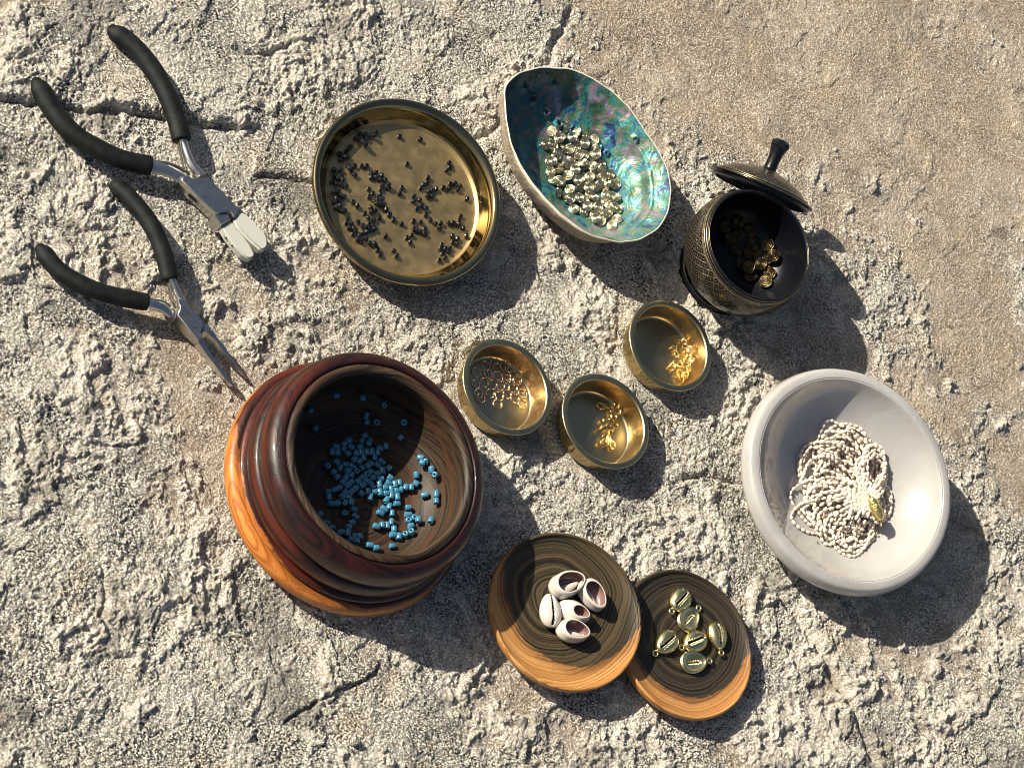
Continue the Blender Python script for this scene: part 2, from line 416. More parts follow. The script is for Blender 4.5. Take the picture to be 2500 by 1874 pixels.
def build_ground():
    wx = X+1.6*(fbm(X, Y, .35, 3, 11)-.5); wy = Y+1.6*(fbm(X, Y, .35, 3, 17)-.5)
    sx, sy = PX[..., 0], PX[..., 1]
    # smooth sandier rock by the pliers; the upper-right patch also paints in soft shade
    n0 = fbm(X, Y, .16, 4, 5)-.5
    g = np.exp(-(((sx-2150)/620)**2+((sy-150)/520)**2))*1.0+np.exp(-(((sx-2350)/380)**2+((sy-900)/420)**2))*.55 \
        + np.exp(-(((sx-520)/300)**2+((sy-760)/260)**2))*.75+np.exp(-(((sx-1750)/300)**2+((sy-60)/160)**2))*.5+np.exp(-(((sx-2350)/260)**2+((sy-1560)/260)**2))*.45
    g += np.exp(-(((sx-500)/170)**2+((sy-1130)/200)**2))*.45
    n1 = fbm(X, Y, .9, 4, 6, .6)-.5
    sand_and_shade = sstep(g+n0*1.5+n1*.9, .15, .85)
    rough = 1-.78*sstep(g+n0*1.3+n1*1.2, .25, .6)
    h = (fbm(X, Y, .10, 4, 23)-.5)*.55
    # thin flaky layers with sharp little edges
    t = fbm(wx, wy, .34, 5, 31, .50)*4.2; fr = t-np.floor(t)
    h += (np.floor(t)+sstep(fr, .45, .53))*.085*np.clip(rough, .10, 1)
    # lumps and pits, in patches
    pa = sstep(fbm(X, Y, .22, 4, 37), .47, .66)*rough
    p = fbm(wx, wy, 1.3, 6, 57, .66); h += (sstep(p, .53, .58)*.03-sstep(1-p, .58, .64)*.07)*(.10*rough+.6*pa)
    # pale flakes standing proud, broken off on the side away from the sun
    pn = fbm(wx+40, wy+9, .30, 6, 63, .60); pd = pn-fbm(wx+40+.45, wy+9-.25, .30, 6, 63, .60)
    pk = np.clip(rough*1.3, 0, 1); plate = sstep(pn, .560, .572)*pk; away = sstep(pd, -.01, .035)
    h += plate*(.02+.10*away)+sstep(pn, .615, .63)*pk*(.02+.08*away)
    pn2 = fbm(wx+70, wy+29, .85, 5, 67, .60); pl2 = sstep(pn2, .575, .59)*pk; h += pl2*.06; plate = np.maximum(plate, pl2*.8)
    q = fbm(X, Y, 4.0, 3, 71, .65); h += (q-.5)*(.012+.028*rough+.06*pa)
    f = fbm(X, Y, 8.5, 1, 83, .8); h += (f-.5)*(.030+.035*rough+.05*pa)
    rs = np.random.RandomState(3); r0 = rs.rand(*h.shape); h += (r0-.5)*(.026+.030*rough)
    h -= h[abs(X) < 25].mean()
    # the ledge under the pliers and the cracks, where the photograph has them
    wob = (fbm(X, Y, .9, 4, 91)-.5)*34+(fbm(X, Y, 3.5, 3, 92)-.5)*12
    def crack(pts, w, dep, step=0.0, reach=200):
        nonlocal h
        d, sd_, al = seg_dist(PX+wob[..., None]*np.array([.5, .9]), pts)
        fade = sstep(al, 0, .08)*sstep(1-al, 0, .10)
        wv = w*(.5+fbm(X, Y, .8, 2, 97))
        h = h-dep*fade*np.exp(-(d/wv)**2)
        if step: h = h+step*fade*np.where(sd_ < 0, np.exp(-(d/reach)**2), 0)*sstep(d, 0, 5)
    crack([(-60, 235), (60, 250), (190, 268), (330, 272), (420, 292), (520, 304), (665, 315)], 8, .28, .34, 130)
    crack([(1410, 20), (1350, 110), (1325, 175)], 9, .30)
    crack([(1250, 250), (1215, 320), (1160, 350), (1090, 330)], 9, .28, .12, 60)
    crack([(1265, 560), (1330, 680), (1430, 790), (1500, 900)], 5, .20)
    crack([(1840, 1370), (1950, 1500), (2030, 1640), (2100, 1760), (2150, 1900)], 9, .34, .16, 110)
    crack([(1660, 1172), (1740, 1168), (1830, 1180)], 7, .28)
    crack([(610, 430), (700, 436), (775, 442)], 6, .24, .16, 60)
    crack([(560, 120), (650, 128), (760, 100)], 5, .20, .08, 60)
    crack([(190, 1320), (250, 1370), (265, 1460), (240, 1520)], 6, .20, .12, 60)
    crack([(1480, 850), (1590, 930), (1700, 900)], 4, .10)
    crack([(690, 1770), (780, 1700), (920, 1640), (930, 1590)], 6, .20, .12, 60)
    h = np.clip(h, -.75, .55)
    for (cx, cy, r, top) in FOOT:
        d = np.hypot(X-cx, Y-cy); m = 1-sstep(d, r*.75, r*1.45)
        h = np.where(m > 0, h*(1-m)+np.minimum(h, top)*m, h)
        nx, ny = h.shape; n = nx*ny
    co_ = np.stack([X, Y, h], -1).reshape(-1, 3)*S
    idx = np.arange(n).reshape(nx, ny)
    F = np.stack([idx[:-1, :-1], idx[1:, :-1], idx[1:, 1:], idx[:-1, 1:]], -1).reshape(-1, 4)
    me = bpy.data.meshes.new('ground')
    me.vertices.add(n); me.vertices.foreach_set('co', co_.astype(np.float32).ravel())
    me.loops.add(F.size); me.loops.foreach_set('vertex_index', F.astype(np.int32).ravel())
    me.polygons.add(len(F)); me.polygons.foreach_set('loop_start', np.arange(0, F.size, 4, dtype=np.int32))
    me.polygons.foreach_set('use_smooth', np.ones(len(F), bool))
    a = me.attributes.new('sand_and_shade', 'FLOAT', 'POINT'); a.data.foreach_set('value', sand_and_shade.astype(np.float32).ravel())
    a = me.attributes.new('plate', 'FLOAT', 'POINT'); a.data.foreach_set('value', plate.astype(np.float32).ravel())
    me.update(calc_edges=True)
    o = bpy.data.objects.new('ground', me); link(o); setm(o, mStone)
    tag(o, 'rough weathered tan and grey sandstone slab under everything', kind='structure')
    return h

# ------------------------------------------------------------------ containers
class Vessel:
    """local frame standing on the rock, with the inside height as a function of radius"""
    def __init__(s, name, cx, cy, hr, nx, ny, zin, label, cat, group=None):
        n = np.array([nx, ny, 1.]); n /= np.linalg.norm(n)
        s.n = n; s.o = np.array([cx, cy, hr*n[2]])-n*hr; s.o[2] = max(s.o[2], 0.02)
        s.M = frame(s.o, n, 0); s.zin = zin
        s.R = np.array([[s.M[i][j] for j in range(3)] for i in range(3)])
        s.e = empty(name, label, cat, group, s.M)
        FOOT.append((s.o[0], s.o[1], 0, .0))
    def foot(s, r): FOOT[-1] = (s.o[0], s.o[1], r, -.01)
    def loc(s, P): return (np.asarray(P)-s.o)@s.R
    def wld(s, P): return s.o+s.R@np.asarray(P, float)
    def hit(s, px, py):
        """where the sight line through a picture point meets the inside"""
        a = s.loc(unproj(px, py, 12)); b = s.loc(unproj(px, py, -1))
        f = lambda t: (a+(b-a)*t)[2]-s.h(*(a+(b-a)*t)[:2])
        t0 = 0
        for k in range(1, 261):
            t1 = k/260
            if f(t1) <= 0 and f(t1) > -1.0 and f(t0) > 0:
                for _ in range(20):
                    m = (t0+t1)/2
                    if f(m) > 0: t0 = m
                    else: t1 = m
                return a+(b-a)*t1
            t0 = t1
        return a+(b-a)*.9
    def h(s, x, y): return s.zin(math.hypot(x, y))
    def nrm(s, x, y):
        e = .05; n = np.array([-(s.h(x+e, y)-s.h(x-e, y))/(2*e), -(s.h(x, y+e)-s.h(x, y-e))/(2*e), 1.]); ln = np.linalg.norm(n[:2])
        if ln > 1.2: n[:2] *= 1.2/ln
        return n/np.linalg.norm(n)
def interp_prof(pts):
    rs = [p[0] for p in pts]; zs = [p[1] for p in pts]
    return lambda r: float(np.interp(r, rs, zs)) if r <= rs[-1] else 99.
def scatter(ves, items, thick, dia, place, lie=True, soft=.82):
    """items: (px,py,angle|None) -> placed one on another where they overlap; place(matrix,i)"""
    done = []
    for i, (px, py, ang) in enumerate(items):
        p = ves.hit(px, py); n = ves.nrm(p[0], p[1]); lift = 0
        hgt = dia/2 if (lie and ang is not None) else thick/2
        for (q, hq) in done:
            d = math.hypot(p[0]-q[0], p[1]-q[1])
            if d < dia*soft: lift = max(lift, hq*math.sqrt(max(0, 1-(d/(dia*1.05))**2)))
        c = p+n*hgt+np.array([0, 0, lift]); done.append((p, lift+(dia if lie else thick)*.9))
        jit = np.array([random.gauss(0, .05), random.gauss(0, .05), 0]); nn = n+jit*(1+lift*6); nn /= np.linalg.norm(nn)
        a = math.radians(ang if ang is not None else random.uniform(0, 360))
        place(ves, c, nn, a, ang, i)
def bead_matrix(ves, c, n, a, upright):
    # axis of the bead (local z) lies in the surface at angle a, or along the normal
    t = np.array([math.cos(a), math.sin(a), 0]); t -= n*np.dot(t, n); t /= np.linalg.norm(t)
    if upright: zl, xl = n, t
    else: zl, xl = t, n
    return frame(ves.wld(c), ves.R@zl, xdir=ves.R@xl)

# ---- wood pot
def wood_pot():
    ipts = [(0, .62), (2.6, .66), (3.5, .85), (4.1, 1.35), (4.40, 2.1), (4.42, 2.9), (4.28, 3.55), (4.2, 3.82)]
    v = Vessel('turned_wood_pot', -9.35, -6.08, 4.0, .045, .020, interp_prof([(0, .62), (2.6, .66), (3.5, .85), (4.1, 1.35), (4.3, 3.9), (4.32, 8)]),
               'large lacquered dark red-brown turned wood pot with an orange sapwood base, holding blue beads', 'wooden pot')
    v.foot(5.6)
    outer = [(0, .0), (4.5, .0), (5.4, .03), (5.85, .16), (6.10, .42), (6.14, .66), (6.06, .94), (5.84, 1.10), (5.66, 1.13), (5.64, 1.18), (5.74, 1.26), (5.72, 1.42), (5.54, 1.52), (5.42, 1.55),
             (5.42, 1.60), (5.56, 1.72), (5.62, 2.00), (5.58, 2.30), (5.44, 2.52), (5.22, 2.60), (5.20, 2.65), (5.40, 2.76), (5.52, 3.05), (5.52, 3.40), (5.42, 3.72), (5.24, 3.94),
             (5.02, 4.05), (4.88, 4.08), (4.80, 4.05), (4.76, 3.98), (4.70, 4.06)]
    V, F, uv = lathe(smoothprof(outer, 3), 128); mesh('outer_body', V, F, mPotOut, v.e)
    lip = [(4.70, 4.06), (4.58, 4.12), (4.44, 4.12), (4.33, 4.04), (4.27, 3.90), (4.30, 3.65)]
    V, F, uv = lathe(smoothprof(lip, 4), 128); mesh('lip', V, F, mPotIn, v.e)
    inn = [(4.30, 3.65), (4.36, 3.3)]+[p for p in ipts[::-1] if p[1] < 3.2]
    V, F, uv = lathe(smoothprof(inn, 5), 128); mesh('inner_bowl', V, F, mPotIn, v.e)
    return v
BLUE5 = '''970,75,40 1030,145,45 935,145,60 1000,190,60 905,225,30 765,140,30 710,180,30 795,220,-30 700,245,60 605,215,0 555,285,90 625,290,90 755,305,-45 860,300,90 920,290,90 995,285,90 1060,285,90 1135,290,80 1165,235,0 1245,210,90 1095,355,80 955,360,90 835,380,45 910,405,60 610,415,45 655,485,60 725,440,0 490,470,u 815,470,-30 750,520,0 570,540,30 615,605,40 860,535,u 935,490,30 985,470,30 1040,430,0 1130,450,-30 1185,405,-35 1270,490,35 1190,520,90 1120,555,0 1040,530,-45 985,570,u 940,610,45 1065,610,0 1160,620,0 800,580,60 735,600,60 695,665,45 790,670,45 880,655,30 1000,655,-35 935,705,30 1060,705,-60 1150,695,90 1290,610,-30 1265,680,-20 1350,695,90 1415,675,90 1225,740,0 1300,760,90 1370,780,0 1435,765,60 1495,735,60 1565,735,80 1625,685,-30 1090,790,0 1160,795,90 1010,785,90 1235,810,0 1305,835,80 1380,855,90 925,810,-40 1035,860,70 745,715,30 850,745,45 795,790,45 640,740,30 580,765,30 500,790,0 720,800,50 680,850,30 515,860,90 540,940,0 615,935,20 715,930,60 795,920,70 760,860,60 1245,895,50 1375,940,0 830,1010,0 850,1100,-40 705,1065,u 800,1180,30 760,1235,20 755,1310,80 660,1300,20 845,1350,0 910,1350,90 875,1420,70 800,1395,0 1280,975,70 1215,1005,-30 1165,1055,-20 1315,1060,85 1310,1175,70 1255,1215,80 1190,1210,80 1115,1225,-20 1345,1265,90 1330,1340,0 1405,1360,85 1500,1345,u 1585,1315,u 1525,990,0 1525,1080,0 1525,1155,u 1595,1125,u 1650,1165,80 1565,1225,10 1650,570,80 1700,350,-10 1770,400,80 1700,430,0 1845,500,80 1895,570,u 1755,830,0 1905,820,90 1905,910,90 1835,1160,75 1035,1470,-10 1115,1505,0 1320,1480,0 1445,85,40 400,1075,60 480,1180,0 550,1240,0'''
def parse(s, ox, oy, k):
    r = []
    for t in s.split():
        p = t.split(','); a = p[2] if len(p) > 2 else None
        r.append((ox+float(p[0])/k, oy+float(p[1])/k, None if a in (None, 'u') else float(a)))
    return r
def bead_mesh(ro, ri, L, mat, name, n=18):
    b = ro*.25
    pr = [(ri, -L/2+b*.4), (ri+b*.3, -L/2), (ro-b, -L/2), (ro-b*.3, -L/2+b*.35), (ro, -L/2+b), (ro*1.02, 0), (ro, L/2-b), (ro-b*.3, L/2-b*.35), (ro-b, L/2), (ri+b*.3, L/2), (ri, L/2-b*.4)]
    V, F, uv = lathe(pr, n, closed=True); return mesh(name, V, F, mat)
def blue_beads(v):
    proto = bead_mesh(.145, .048, .32, mBlue, 'blue_glass_bead')
    items = parse(BLUE5, 700, 1050, 5.18)+[(938, 984, None), (893, 1012, 80), (893, 1031, 80), (918, 1027, None), (988, 1027, None), (815, 961, 0), (752, 1000, 30), (765, 1046, 60), (883, 967, 10)]
    first = [proto]
    def place(ves, c, n, a, ang, i):
        o = first.pop() if first else proto.copy()
        if o.name not in COL.objects: COL.objects.link(o)
        m = bead_matrix(ves, c, n, a, ang is None); sc = random.uniform(.9, 1.1)
        o.matrix_world = m@Matrix.Diagonal((sc, sc, random.uniform(.85, 1.12), 1))
        px, py = items[i][:2]
        lab = 'teal blue glass bead in the shaded upper part of the heap in the wood pot' if py < 1145 and px < 900 else \
            'teal blue bead in the dim left part of the heap in the wood pot' if px < 858 and py < 1245 else \
            'teal blue bead in the dim trail down the left wall of the wood pot' if px < 880 and py >= 1245 else \
            'sunlit teal blue bead in the dense middle of the heap in the wood pot' if py < 1230 else \
            'sunlit teal blue bead in the loose clusters low in the wood pot\'s floor'
        if i >= len(items)-9: lab = 'dim teal blue bead lying alone in the shaded upper part of the large wood pot'
        elif px > 1018: lab = 'sunlit teal blue bead near the right wall of the large wood pot'
        tag(o, lab, 'bead', 'blue glass beads in the large wood pot')
    scatter(v, items, .32, .29, place)

# ---- gold dish
def gold_dish():
    v = Vessel('gold_glazed_dish', -5.725, 8.83, 1.7, -.08, -.04, interp_prof([(0, .68), (3.75, .70), (3.95, .78), (4.12, 1.0), (4.3, 1.4), (4.31, 5)]),
               'shallow shiny golden bronze round dish with small black beads on its floor', 'dish')
    v.foot(4.2)
    out = [(0, .03), (3.2, .03), (3.4, .0), (3.6, .0), (3.75, .12), (4.25, .55), (4.62, 1.05), (4.83, 1.45), (4.87, 1.60), (4.83, 1.70)]
    V, F, u = lathe(smoothprof(out, 4), 160); mesh('outer_wall', V, F, mDishRim, v.e)
    rim = [(4.83, 1.70), (4.72, 1.745), (4.55, 1.70), (4.46, 1.62), (4.36, 1.46), (4.26, 1.25), (4.14, 1.02), (4.04, .86)]
    V, F, u = lathe(smoothprof(rim, 5), 160); mesh('rim', V, F, mDishRim, v.e)
    fl = [(4.04, .86), (3.95, .76), (3.75, .70), (2.4, .68), (0, .68)]
    V, F, u = lathe(smoothprof(fl, 4), 160); mesh('dish_floor', V, F, mDish, v.e)
    return v
BLK = '''435,405 480,420 520,425 565,405 540,430 410,445 440,460 450,480 490,450 480,495 460,500 360,515 330,550 275,565 300,580 340,590 290,610 315,600 345,660 395,660 365,695 345,690 395,730 450,660 490,660 235,690 285,690 240,730 290,735 265,755 300,770 225,780 255,800 290,800 325,820 240,850 270,860 290,890 230,870 315,900 250,915 285,930 240,940 280,970 320,1005 290,1000 255,985 300,1020 385,940 415,970 525,720 560,710 520,750 560,750 605,735 600,765 635,770 610,810 595,840 660,830 650,815 505,840 540,875 510,900 590,880 575,900 600,920 550,940 560,960 595,960 620,965 520,985 640,1000 665,1040 475,1030 525,1020 555,1005 500,1065 545,1080 590,1065 700,1080 760,1110 340,1070 330,1100 420,1095 370,1110 460,1125 350,1140 385,1145 405,1165 510,1115 545,1125 480,1140 520,1155 550,1150 460,1180 490,1170 385,1190 430,1200 480,1230 420,1230 450,1250 515,1260 560,1285 575,1315 595,1350 540,1275 635,1205 700,1320 720,1360 745,430 905,455 805,645 765,830 745,875 965,750 960,790 935,805 910,830 970,860 1000,850 1030,840 960,895 1000,895 855,895 850,935 900,925 880,990 915,970 950,990 950,1040 985,1080 1025,1110 1065,1105 1055,1145 1085,830 1140,800 1175,795 1130,835 1215,815 1200,845 1130,635 1140,670 1110,695 1270,915 1125,1105 1165,1105 1220,1050 1210,1085 1205,1115 1240,1145 1265,1205 855,1090 910,1095 855,1150 880,1160 905,1170 945,1150 945,1190 840,1200 805,1220 825,1255 1155,1205 1195,1225 1160,1255 1195,1270 1075,1275 1060,1305 1105,1305 1135,1300 1130,1330 1080,1345 1095,1375 1055,1395'''
def black_beads(v):
    proto = bead_mesh(.115, .042, .185, mBlack, 'black_seed_bead', 16)
    items = parse(BLK, 740, 200, 3.19); first = [proto]
    items = [(x, y, None if random.random() < .3 else random.uniform(0, 180)) for x, y, _ in items]
    solo = {(745, 430): 'lone black bead near the top of the golden dish, left of another lone one', (905, 455): 'lone black bead at the top right of the golden dish floor',
            (805, 645): 'single black bead alone in the open middle of the golden dish', (1270, 915): 'single black bead nearest the right wall of the golden dish',
            (635, 1205): 'single black bead alone low on the left of the golden dish floor', (1265, 1205): 'black bead standing alone at the lower right wall of the golden dish'}
    keys = {(round(740+a/3.19, 2), round(200+b/3.19, 2)): l for (a, b), l in solo.items()}
    def place(ves, c, n, a, ang, i):
        o = first.pop() if first else proto.copy()
        if o.name not in COL.objects: COL.objects.link(o)
        sc = random.uniform(.92, 1.12)
        o.matrix_world = bead_matrix(ves, c, n, a, ang is None)@Matrix.Diagonal((sc, sc, random.uniform(.85, 1.2), 1))
        lab = keys.get((round(items[i][0], 2), round(items[i][1], 2)))
        bx_, by_ = items[i][:2]
        if not lab:
            lab = 'black bead in the shaded cluster at the upper left of the golden dish' if by_ < 395 and bx_ < 930 else \
                'black bead in the shaded band along the left wall of the golden dish' if bx_ < 850 and by_ < 525 else \
                'black bead in the crowded heap at the lower left wall of the golden dish' if bx_ < 935 and by_ >= 525 else \
                'black bead in the central left chain of the golden dish' if bx_ < 985 else \
                'black bead in the small clusters right of centre in the golden dish' if by_ < 500 else \
                'black bead in the scattered clusters at the lower right of the golden dish'
        tag(o, lab, 'bead', 'black seed beads in the golden dish')
    scatter(v, items, .185, .23, place, soft=.7)

# ---- brass cups
CUPS = [(-1.032, -.726, 2.47, .05, .03, 'small brass cup holding thin open rings, nearest the wood pot'),
        (4.297, -2.028, 2.48, .035, .035, 'small brass cup holding six lobster clasps, lowest of the three'),
        (8.565, 2.369, 2.44, .03, .0, 'small brass cup holding a heap of gold spring clasps, topmost of the three')]
def brass_cups():
    out = []; g = 'small brass cups'
    for k, (cx, cy, r, nx, ny, lab) in enumerate(CUPS):
        q = r/2.47
        v = Vessel('brass_cup', cx, cy, 1.38, nx, ny, interp_prof([(0, .16), (1.86*q, .16), (1.99*q, .22), (2.06*q, .5), (2.14*q, 1.2), (2.16*q, 5)]), lab, 'cup', g)
        v.foot(2.2)
        wall = [(0, .02), (1.8, .02), (2.00, .05), (2.10, .14), (2.17, .4), (2.24, .8), (2.28, 1.14)]
        V, F, u = lathe([(a*q, b) for a, b in smoothprof(wall, 3)], 96); mesh('outer_wall', V, F, mBrassHam, v.e)
        rim = [(2.28, 1.14), (2.42, 1.22), (2.47, 1.29), (2.46, 1.36), (2.36, 1.385), (2.23, 1.385), (2.165, 1.33)]
        V, F, u = lathe([(a*q, b) for a, b in smoothprof(rim, 4)], 96); mesh('rim', V, F, mBrassRim, v.e)
        inn = [(2.165, 1.33), (2.13, 1.15), (2.09, .8), (2.05, .42), (2.01, .26), (1.96, .19)]
        V, F, u = lathe([(a*q, b) for a, b in smoothprof(inn, 4)], 96); mesh('inner_wall', V, F, mBrass, v.e)
        fl = [(1.96, .19), (1.90, .145), (1.84, .16), (1.2, .16), (0, .16)]
        V, F, u = lathe([(a*q, b) for a, b in fl], 96); mesh('cup_floor', V, F, mBrassRim, v.e)
        out.append(v)
    return out
RINGS = '273,622 345,590 363,640 425,635 460,645 200,680 265,690 293,695 368,705 445,705 498,700 197,770 262,758 330,775 440,735 398,785 530,745 495,805 560,815 220,845 235,885 313,845 385,865 450,850 510,885 568,850 372,930 567,930'
def jump_rings(v):
    V, F = ringtorus(.225, .030, 30, 8, gap=.10); proto = mesh('jump_ring', V, F, mRose); first = [proto]
    items = parse(RINGS, 1100, 700, 3.2515)
    def place(ves, c, n, a, ang, i):
        o = first.pop() if first else proto.copy()
        if o.name not in COL.objects: COL.objects.link(o)
        o.matrix_world = frame(ves.wld(c), ves.R@n, xdir=ves.R@np.array([math.cos(a), math.sin(a), 0]))
        lab = 'thin dull pink jump ring in the shaded upper left of the left brass cup' if items[i][0] < 1212 else 'thin gleaming gold jump ring in the crowded right part of the left brass cup'
        if i == 26: lab = 'thin open jump ring lying alone below the others in the left brass cup'
        if i == 27: lab = 'brightest golden jump ring, lowest right of the heap in the left cup'
        if i == 5: lab = 'jump ring lying leftmost and highest along the left wall of the left brass cup'
        tag(o, lab, 'jump ring', 'jump rings in the left brass cup')
    scatter(v, items, .052, .40, place, lie=False, soft=.95)
def lobster():
    t = empty('lobster_clasp', '', 'clasp', 'lobster clasps in the middle brass cup')
    a = np.linspace(.5, 2*math.pi-.2, 22)
    hook = [(-.22+.19*math.cos(x)*1.1, .16*math.sin(x), .10) for x in a]
    rad = [.045+.020*abs(math.cos(x/2)) for x in a]
    V1, F1 = tube(hook, rad, 10)
    body = spline([(-.06, .03, .10), (.10, .03, .10), (.25, .01, .10), (.36, 0, .10)], 4)
    V2, F2 = tube(body, np.linspace(.115, .05, len(body)), 12, flat=.75)
    V, F, mi = join([(V1, F1), (V2, F2)]); mesh('hook_body', V, F, mGold, t)
    lev = [(-.06, .10, .10), (.02, .17, .10), (.10, .20, .10)]
    V, F = tube(lev, [.035, .035, .045], 8); mesh('thumb_lever', V, F, mGold, t)
    V, F = ringtorus(.085, .026, 16, 8, c=(.45, 0, .10), ax='x'); mesh('end_loop', V, F, mGold, t)
    return t
LOB = [((1165, 945), (1262, 968), 'grey-gold lobster clasp lying apart at the top left of its brass cup'), ((1345, 975), (1292, 1000), 'small lobster clasp against the right wall of its brass cup'),
       ((1232, 1055), (1178, 1122), 'lobster clasp pointing down left in the middle of the clasp chain'), ((1305, 1105), (1235, 1140), 'lobster clasp with its open hook at the right of the clasp chain'),
       ((1285, 1050), (1285, 965), 'lobster clasp standing upright under the topmost one'), ((1272, 1272), (1248, 1185), 'lowest lobster clasp, its hook at the lower right end'),
       ((1200, 1248), (1228, 1185), 'orange glowing lobster clasp beside the lowest one')]
def lobsters(v):
    proto = lobster(); used = False
    for i, (a, b, lab) in enumerate(LOB):
        pa = v.hit(1100+a[0]/3.2515, 700+a[1]/3.2515); pb = v.hit(1100+b[0]/3.2515, 700+b[1]/3.2515)
        c = (pa+pb)/2; c[2] = v.h(c[0], c[1])+(0.0, .0, .10, .0, .05, .02, .10)[i]
        d = pb-pa; L = np.hypot(d[0], d[1]); d[2] = 0
        if math.hypot(c[0], c[1]) > 1.6: c[:2] *= 1.6/math.hypot(c[0], c[1]); c[2] = .17
        m = frame(v.wld(c), v.R@np.array([.06*(i % 3-1), .06, 1.]), xdir=v.R@d)
        if not used: proto.matrix_world = m; proto['label'] = lab; used = True
        else: copy_tree(proto, m, lab)
SPR = '1850,440 1770,490 1895,505 1855,535 1760,625 1815,620 1910,605 1880,665 1845,710 1830,735 1740,650 1890,715 1925,560 1860,590 1800,690 1790,540'
def spring_rings(v):
    a = np.linspace(.0, 2*math.pi-.25, 24)
    V1, F1 = tube([(.135*math.cos(x), .135*math.sin(x), 0) for x in a], [.042]*24, 10)
    V2, F2 = ringtorus(.055, .018, 14, 6, c=(.235, 0, 0), ax='x'); V3, F3 = tube([(-.10, .13, 0), (-.16, .20, 0)], [.03, .035], 8)
    V4, F4 = tube([(-.13, -.08, 0), (-.26, -.20, .02), (-.30, -.24, .02)], [.012, .012, .016], 6)
    V, F, mi = join([(V1, F1), (V2, F2), (V3, F3), (V4, F4)]); proto = mesh('spring_ring_clasp', V, F, mGold); first = [proto]
    items = parse(SPR, 1100, 700, 3.2515)
    labs = {0: 'topmost gold spring ring clasp of the heap in the topmost brass cup', 1: 'gold spring ring clasp at the upper left of the heap in the topmost brass cup',
            4: 'gold spring ring clasp at the far left middle of the topmost cup\'s heap', 5: 'large bright gold spring ring clasp facing up in the middle of the heap'}
    def place(ves, c, n, a, ang, i):
        o = first.pop() if first else proto.copy()
        if o.name not in COL.objects: COL.objects.link(o)
        nn = n+np.array([random.gauss(0, .3), random.gauss(0, .3), 0]); c = c+n*.02
        rr = math.hypot(c[0], c[1])
        if rr > 1.78: c[:2] *= 1.78/rr; c[2] = .27+random.random()*.25
        o.matrix_world = frame(ves.wld(c), ves.R@nn, xdir=ves.R@np.array([math.cos(a), math.sin(a), 0]))
        tag(o, labs.get(i, 'small shiny gold spring ring clasp in the heap in the topmost brass cup'), 'clasp', 'spring ring clasps in the topmost brass cup')
    scatter(v, items, .085, .33, place, lie=False, soft=.95)

# ---- alabaster bowl and pearls
def alabaster():
    zin = [(0, .50), (1.5, .58), (2.6, .84), (3.6, 1.28), (4.4, 1.85), (4.95, 2.45), (5.26, 3.0), (5.27, 6)]
    v = Vessel('alabaster_bowl', 17.42, -4.60, 3.1, -.065, -.070, interp_prof(zin), 'thick white polished alabaster bowl with a heap of pearl strands in it', 'bowl')
    v.foot(3.0)
    P = [(0, .0), (2.3, .0), (2.9, .06), (4.1, .62), (5.1, 1.30), (5.75, 1.95), (5.97, 2.35), (5.95, 2.65), (5.86, 2.92), (5.74, 3.03), (5.55, 3.07), (5.38, 3.07), (5.33, 3.03)]+[(a, b) for a, b in zin[::-1] if b < 3.05]
    V, F, u = lathe(smoothprof(P, 4), 160)
    V = [(x*(1+.012*math.cos(2*math.atan2(y, x)+.6)+.006*math.cos(3*math.atan2(y, x))), y*(1+.012*math.cos(2*math.atan2(y, x)+.6)), z+.03*math.sin(2*math.atan2(y, x))*(math.hypot(x, y)/6)) for x, y, z in V]
    mesh('bowl_body', V, F, mAlab, v.e)
    return v
